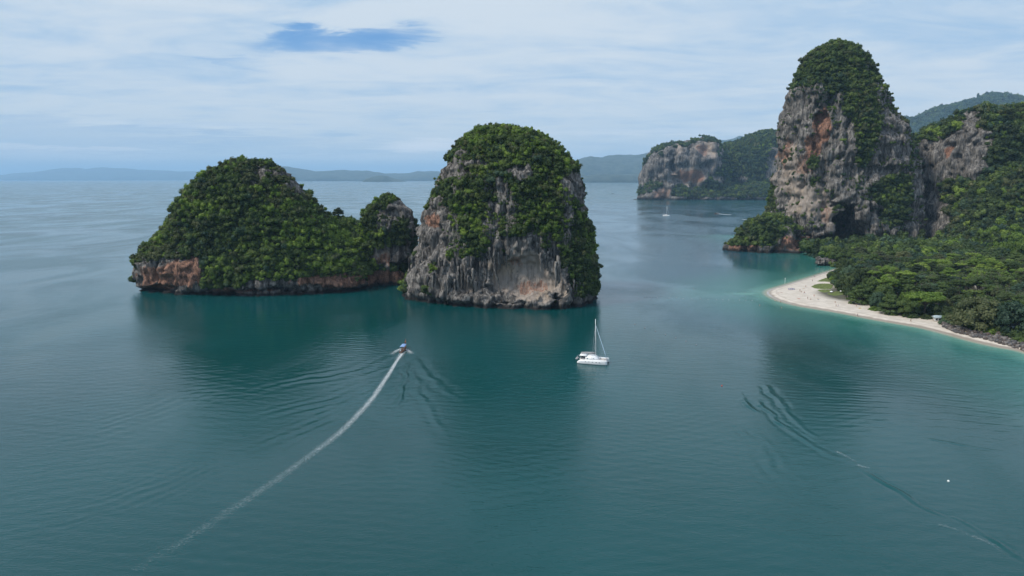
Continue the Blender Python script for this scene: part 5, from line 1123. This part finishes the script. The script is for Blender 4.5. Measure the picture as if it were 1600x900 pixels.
for k, (dx, dy, c_) in enumerate(((-.35, -1.1, 'blue'), (.4, -.2, 'white'))):
    q = link('person', FIG['sit'][0], None, (p[0] + dx, p[1] + dy, .42)); q.rotation_euler = (0, 0, R(180)); tag(q, ('passenger in blue sitting left under the boat canopy', 'passenger in white sitting right under the boat canopy')[k], 'person')
    m2 = FIG['sit'][2].copy(); m2.materials.clear(); m2.materials.append(CLOTH[c_]); link('shirt', m2, q); link('hair', FIG['sit'][3], q)

# ------------------------------------------------------------------ far boats
def drop(p): p = np.array(p); p[2] = -(p[0] ** 2 + p[1] ** 2) / (2 * 7.4e6); return p
p = drop(ground(1041, 337)); yt = empty('sailboat', p, R(-30)); tag(yt, 'small white sailboat with bare mast anchored in the far bay', 'sailboat')
m = MB(); m.loft([[(x, .2 * w, -.5), (x, w, .2), (x, w, 1.3 + .3 * abs(t - .4)), (x, -w, 1.3 + .3 * abs(t - .4)), (x, -w, .2), (x, -.2 * w, -.5)] for t in np.linspace(0, 1, 10) for x, w in [(-6.5 + 13 * t, 2.0 * math.sin(math.pi * (.2 + .78 * t)) ** .7)]]); m.build('hull', MAT['hull_white'], yt, True)
m = MB(); m.box((-.3, 0, 1.75), (5.2, 2.4, .8), taper=.8); m.box((-.3, 0, 1.8), (4.3, 2.5, .25)); m.build('cabin', MAT['deck_cream'], yt)
m = MB(); m.tube([(.8, 0, 1.5), (.8, 0, 19)], .18, 6); m.build('mast', MAT['hull_white'], yt); m = MB(); m.tube([(.8, 0, 3), (-4.5, 0, 3.1)], .26, 6); m.build('boom', MAT['canvas_grey'], yt); m = MB(); m.tube([(6.3, 0, 1.6), (.8, 0, 17)], .10, 5); m.build('furled_sail', MAT['sail_blue'], yt)
m = MB(); m.box((-4.6, 0, 3.4), (2.6, 2.4, .1)); [m.tube([(x_, y_, 1.3), (x_, y_, 3.4)], .05, 4) for x_ in (-5.7, -3.5) for y_ in (-1, 1)]; m.build('canopy', MAT['canvas_grey'], yt)
def motorboat(px, py, rz, s, mat, label):
    p = drop(ground(px, py)); r_ = empty('motorboat', p, rz); r_.scale = (s, s, s); tag(r_, label, 'boat')
    m = MB(); m.loft([[(x, .2 * w, -.3), (x, w * .9, .2), (x, w, 1.0 + .4 * t), (x, -w, 1.0 + .4 * t), (x, -w * .9, .2), (x, -.2 * w, -.3)] for t in np.linspace(0, 1, 9) for x, w in [(-4 + 8 * t, 1.25 * math.sin(math.pi * (.3 + .68 * t)) ** .7)]]); m.build('hull', mat, r_, True)
    m = MB(); m.box((-.4, 0, 2.35), (3.6, 2.1, .12)); [m.tube([(x_, y_, 1.1), (x_, y_, 2.3)], .05, 4) for x_ in (-2, 1.2) for y_ in (-.95, .95)]; m.build('canopy', MAT['canvas_grey'], r_)
    m = MB(); m.box((1.0, 0, 1.4), (1.2, 1.5, .7), taper=.75); m.build('console', MAT['dark_glass'], r_); m = MB(); m.box((-4.2, 0, 1.1), (.5, .5, 1.0), taper=.7); m.build('outboard_motor', MAT['canvas_grey'], r_)
motorboat(1120, 334, R(175), 1.1, MAT['wood_dark'], 'dark motorboat crossing the far bay with a short white wake')
motorboat(992.5, 311.8, R(170), 1.3, MAT['wood_dark'], 'dark boat just off the left end of the distant headland')
motorboat(957.5, 302.5, R(20), 1.2, MAT['wood_dark'], 'small dark boat alone on the open water right of the dome island')

# ------------------------------------------------------------------ boulders and rubble on the shore
rg = np.random.default_rng(17)
plain('rubble_grey', (0.065, 0.062, 0.062), 0.9, 0.35, 1.2); plain('rubble_brown', (0.07, 0.055, 0.048), 0.9, 0.35, 1.2); plain('rubble_pale', (0.14, 0.125, 0.115), 0.9, 0.3, 1.2)
def boulder_mesh(seed, n=9, m_=6):
    V = [(0, 0, -1)]; F = []
    for j in range(1, m_):
        t = -math.pi / 2 + math.pi * j / m_
        for i in range(n): a = 2 * math.pi * i / n; V.append((math.cos(t) * math.cos(a), math.cos(t) * math.sin(a), math.sin(t)))
    V.append((0, 0, 1)); V = np.array(V); V *= (1 + 0.38 * fbm(V * 1.3 + seed * 7.7, 3, seed))[:, None]; V = np.sign(V) * np.abs(V) ** .85 * np.array([1, .8, .68]); top = len(V) - 1
    for i in range(n): F.append((0, 1 + (i + 1) % n, 1 + i)); F.append((top, top - n + i, top - n + (i + 1) % n))
    for j in range(m_ - 2):
        for i in range(n): F.append((1 + j * n + i, 1 + j * n + (i + 1) % n, 1 + (j + 1) * n + (i + 1) % n, 1 + (j + 1) * n + i))
    return V, F
BM = []
for k in range(9): V, F = boulder_mesh(k); BM.append(mesh_np('boulder', V, F, MAT[('rubble_grey', 'rubble_brown', 'rubble_pale')[k % 3]], smooth=False))
lo_ = [(1474, 509), (1484, 513), (1493, 516.5), (1520, 524), (1551, 531), (1580, 538), (1602, 544), (1640, 556)]; up_ = [(1474, 503), (1482, 506), (1493, 510), (1527, 517), (1550, 522), (1567, 519.5), (1593, 531), (1640, 545)]
A_ = np.array([ground(*q, 1.5)[:2] for q in lo_]); B_ = np.array([ground(*q, 2.2)[:2] for q in up_]); rocks = []
for k in range(560):
    u = random.random() * (len(A_) - 1); i_ = int(u); f_ = u - i_; a = A_[i_] * (1 - f_) + A_[i_ + 1] * f_; b = B_[i_] * (1 - f_) + B_[i_ + 1] * f_; v = random.random() ** 1.2; q = a + (b - a) * v
    rocks.append((q[0], q[1], random.uniform(.35, 1.15) * (1.25 if random.random() < .1 else 1), v))
rocks.sort(key=lambda r: -r[2]); Q = np.array([(r[0], r[1], 0.) for r in rocks]); ZQ = land_h(Q)
root = empty('rock_pile', (float(Q[:, 0].mean()), float(Q[:, 1].mean()), 0)); tag(root, 'sloping pile of loose dark grey boulders at the right end of the beach', 'rock pile')
def put_stone(o, k): o.rotation_euler = (random.random() * 6, random.random() * 6, random.random() * 6); o.scale = (rocks[k][2],) * 3; o.location = (rocks[k][0] - root.location.x, rocks[k][1] - root.location.y, ZQ[k] + rocks[k][2] * .2 + rocks[k][3] * .5)
st0 = link('boulder', BM[0], root); put_stone(st0, 0)
for k in range(1, 290): o = st0.copy(); o.data = BM[k % 9]; COL.objects.link(o); put_stone(o, k)
V = []; F = []
for k in range(290, 560):
    bv, bf = boulder_mesh(k % 5, 6, 4); b = len(V); r_ = Matrix.Rotation(random.random() * 6, 3, 'X') @ Matrix.Rotation(random.random() * 6, 3, 'Z')
    V += [tuple((r_ @ Vector(v_)) * rocks[k][2] + Vector((rocks[k][0] - root.location.x, rocks[k][1] - root.location.y, ZQ[k] + rocks[k][3] * .4))) for v_ in bv]; F += [tuple(i + b for i in f) for f in bf]
tag(link('rubble', mesh_np('rubble', V, F, MAT['rubble_brown'], smooth=False), root), kind='stuff')
# boulder outcrop at the cove and a few rocks on the sand
def outcrop(px, py, wpx, hpx, label, seed, flat=1.0, cat='boulder'):
    g_ = ground(px, py); k = g_[1] / (math.cos(PITCH) * FOC); bs = []
    for i in range(7):
        V, F = boulder_mesh(seed + i, 16, 10); r_ = wpx * k * rg.uniform(.16, .30); V = V * r_ + np.array([(rg.random() - .5) * wpx * k * .7, rg.random() * wpx * k * .4 * flat, hpx * k * rg.uniform(-.05, .45)]); V[:, 2] = V[:, 2] * 1.0; bs.append((V + np.array([g_[0], g_[1] + wpx * k * .25, 0]), F))
    K = sculpt(bs, max(wpx * k / 60, .18), base_veg=0.0, seed=seed, s=wpx * k / 60, amp=.5, notch=.5, slope=0, vnoise_amp=0)
    K['veg'][:] *= 0; return rock_object(K, 'boulder', 'karst_rock', label=label, cat=cat)
outcrop(1302, 416, 34, 20, 'big pale grey weathered boulder at the water edge of the cove', 300)
outcrop(1286, 409, 18, 12, 'smaller grey boulder left of the big boulder in the cove', 310)
for k, (px_, py_, s_) in enumerate(((1304, 424, 1.5), (1308, 423, 2.0), (1312, 425, 1.3), (1300, 426.5, 1.0))):
    p = ground(px_, py_, 1.2); z = land_h(np.array([[p[0], p[1], 0.]]))[0]; o = link('rock', BM[(k * 3 + 1) % 9], None, (p[0], p[1], z + .2 * s_)); o.scale = (s_ * 1.3, s_, s_ * .8); o.rotation_euler = (0, 0, k)
    tag(o, ['left of four dark rocks where the sand meets the cove trees', 'largest of four dark rocks where the sand meets the cove trees', 'right of four dark rocks where the sand meets the cove trees', 'smallest of four dark rocks where the sand meets the cove trees'][k], 'rock')
for k in range(9):
    px_, py_ = [(1138, 388), (1150, 391), (1163, 391.5), (1180, 392), (1212, 393), (1228, 392.5), (1262, 394.5), (1272, 396), (1280, 398)][k]; p = ground(px_, py_); r_ = [3.5, 4, 3, 3, 3, 2.6, 3, 3, 2.6][k]
    o = link('rock', BM[(k * 4 + 1) % 9], None, (p[0], p[1] + 3, r_ * .15)); o.scale = (r_ * 1.6, r_, r_ * .75); o.rotation_euler = (0, 0, k * .3); tag(o, f'{WORD[k]} rust brown rock from the left along the waterline below the tower', 'rock', 'rocks below the tower')
# small white things by the grass
plain('tarp_white', (0.78, 0.78, 0.78), 0.7, 0.05)
def umbrella(px, py, r, label, h=2.2):
    p = ground(px, py, 1.3); z = land_h(np.array([[p[0], p[1], 0.]]))[0]; e = empty('parasol', (p[0], p[1], z)); tag(e, label, 'parasol')
    m = MB(); m.loft([[(r * s_ * math.cos(a), r * s_ * math.sin(a), h + zz) for a in np.linspace(0, 6.283, 8, endpoint=False)] for s_, zz in ((1, 0), (.98, .06), (.55, .38), (.04, .58))]); m.build('canopy', MAT['tarp_white'], e); m = MB(); m.tube([(0, 0, 0), (0, 0, h + .5)], .03, 6); m.build('pole', MAT['grey_metal'], e)
umbrella(1299, 459, 1.0, 'low white parasol beside the small grass patch', 0.9); umbrella(1317.5, 458, 1.0, 'taller white parasol against the dark trees on the spit', 2.6); umbrella(1313.5, 459.5, .6, 'small white parasol left of the taller one by the trees', 1.3)

# ------------------------------------------------------------------ buildings half hidden in the trees
plain('roof_brown', (0.16, 0.115, 0.10), 0.85, 0.3, 1.5); plain('roof_grey', (0.42, 0.50, 0.54), 0.5, 0.1); plain('plaster', (0.72, 0.70, 0.66), 0.8, 0.06)
def house(px, py, zr, rz, L, Wd, H, roof, label, name='house'):
    p = ground(px, py, zr); z = land_h(np.array([[p[0], p[1], 0.]]))[0]; e = empty(name, (p[0], p[1], z), rz); tag(e, label, 'house'); H = zr - z - .2 if H is None else H
    m = MB(); m.box((0, 0, H / 2), (L, Wd, H)); m.build('wall', MAT['plaster'], e)
    m = MB(); a, b, r_ = L / 2 + .7, Wd / 2 + .8, Wd * .32; m.add([(-a, -b, H), (a, -b, H), (a, b, H), (-a, b, H), (-a * .6, 0, H + r_), (a * .6, 0, H + r_)], [(0, 1, 5, 4), (1, 2, 5), (2, 3, 4, 5), (3, 0, 4), (3, 2, 1, 0)])
    n = 9
    for k in range(n):
        t = (k + .5) / n
        for s in (-1, 1): m.box((0, s * b * (1 - t), H + r_ * t + .03), (2 * (a - a * .4 * t), b / n * .55, .07))
    m.build('roof', roof, e)
    for k in range(3): m = MB(); m.box((-L / 3 + k * L / 3, -Wd / 2 - .03, H * .55), (.9, .08, 1.0)); w = m.build('window', MAT['dark_glass'], e); m = MB(); m.box((-L / 3 + k * L / 3, -Wd / 2 - .06, H * .55 - .56), (1.1, .14, .08)); m.build('sill', MAT['plaster'], w)
    m = MB(); m.box((L / 2 + .03, 0, 1.05), (.08, 1.0, 2.1)); m.build('door', MAT['wood_warm'], e)
house(1537, 436, 9.5, R(-20), 9, 6, None, MAT['roof_brown'], 'white house with brown hipped roof half hidden among the forest trees')
house(1467, 495, 3.4, R(-12), 4.2, 3, None, MAT['roof_grey'], 'small hut with pale blue grey roof at the back edge of the sand', 'hut')
p = ground(1597, 516, 3.0); z = land_h(np.array([[p[0], p[1], 0.]]))[0]; e = empty('pavilion', (p[0], p[1], z), R(-18)); tag(e, 'open white pavilion with posts at the right picture edge above the rocks', 'pavilion')
m = MB(); m.box((0, 0, .25), (11, 6, .5)); m.build('floor', MAT['plaster'], e); m = MB(); m.box((0, 0, 3.3), (11.6, 6.6, .3)); m.box((0, 0, 3.6), (10.5, 5.6, .3)); m.build('roof', MAT['roof_grey'], e)
for k in range(4):
    for s in (-1, 1): m = MB(); m.box((-5 + k * 3.33, s * 2.7, 1.8), (.35, .35, 2.7)); m.build('post', MAT['plaster'], e)
m = MB(); m.box((0, -2.9, 1.05), (10.6, .12, .1)); m.box((0, -2.9, .75), (10.6, .08, .5)); m.build('railing', MAT['tarp_white'], e)

# ------------------------------------------------------------------ air: one even, pale haze over the whole bay
m_ = bpy.data.materials.new('haze_air'); m_.use_nodes = True; gg = G(m_.node_tree); gg.n.clear(); pv_ = gg.node('ShaderNodeVolumePrincipled')
pv_.inputs['Color'].default_value = (0.47, 0.73, 1.0, 1); pv_.inputs['Density'].default_value = HAZE; pv_.inputs['Anisotropy'].default_value = 0.0
gg.l.new(pv_.outputs[0], gg.node('ShaderNodeOutputMaterial').inputs['Volume'])
mb = MB(); mb.box((0, 0, (-248 + 900) / 2), (122000, 122000, 900 + 248)); o = mb.build('haze', m_); tag(o, 'pale blue haze filling the air over the bay', 'haze', kind='stuff')
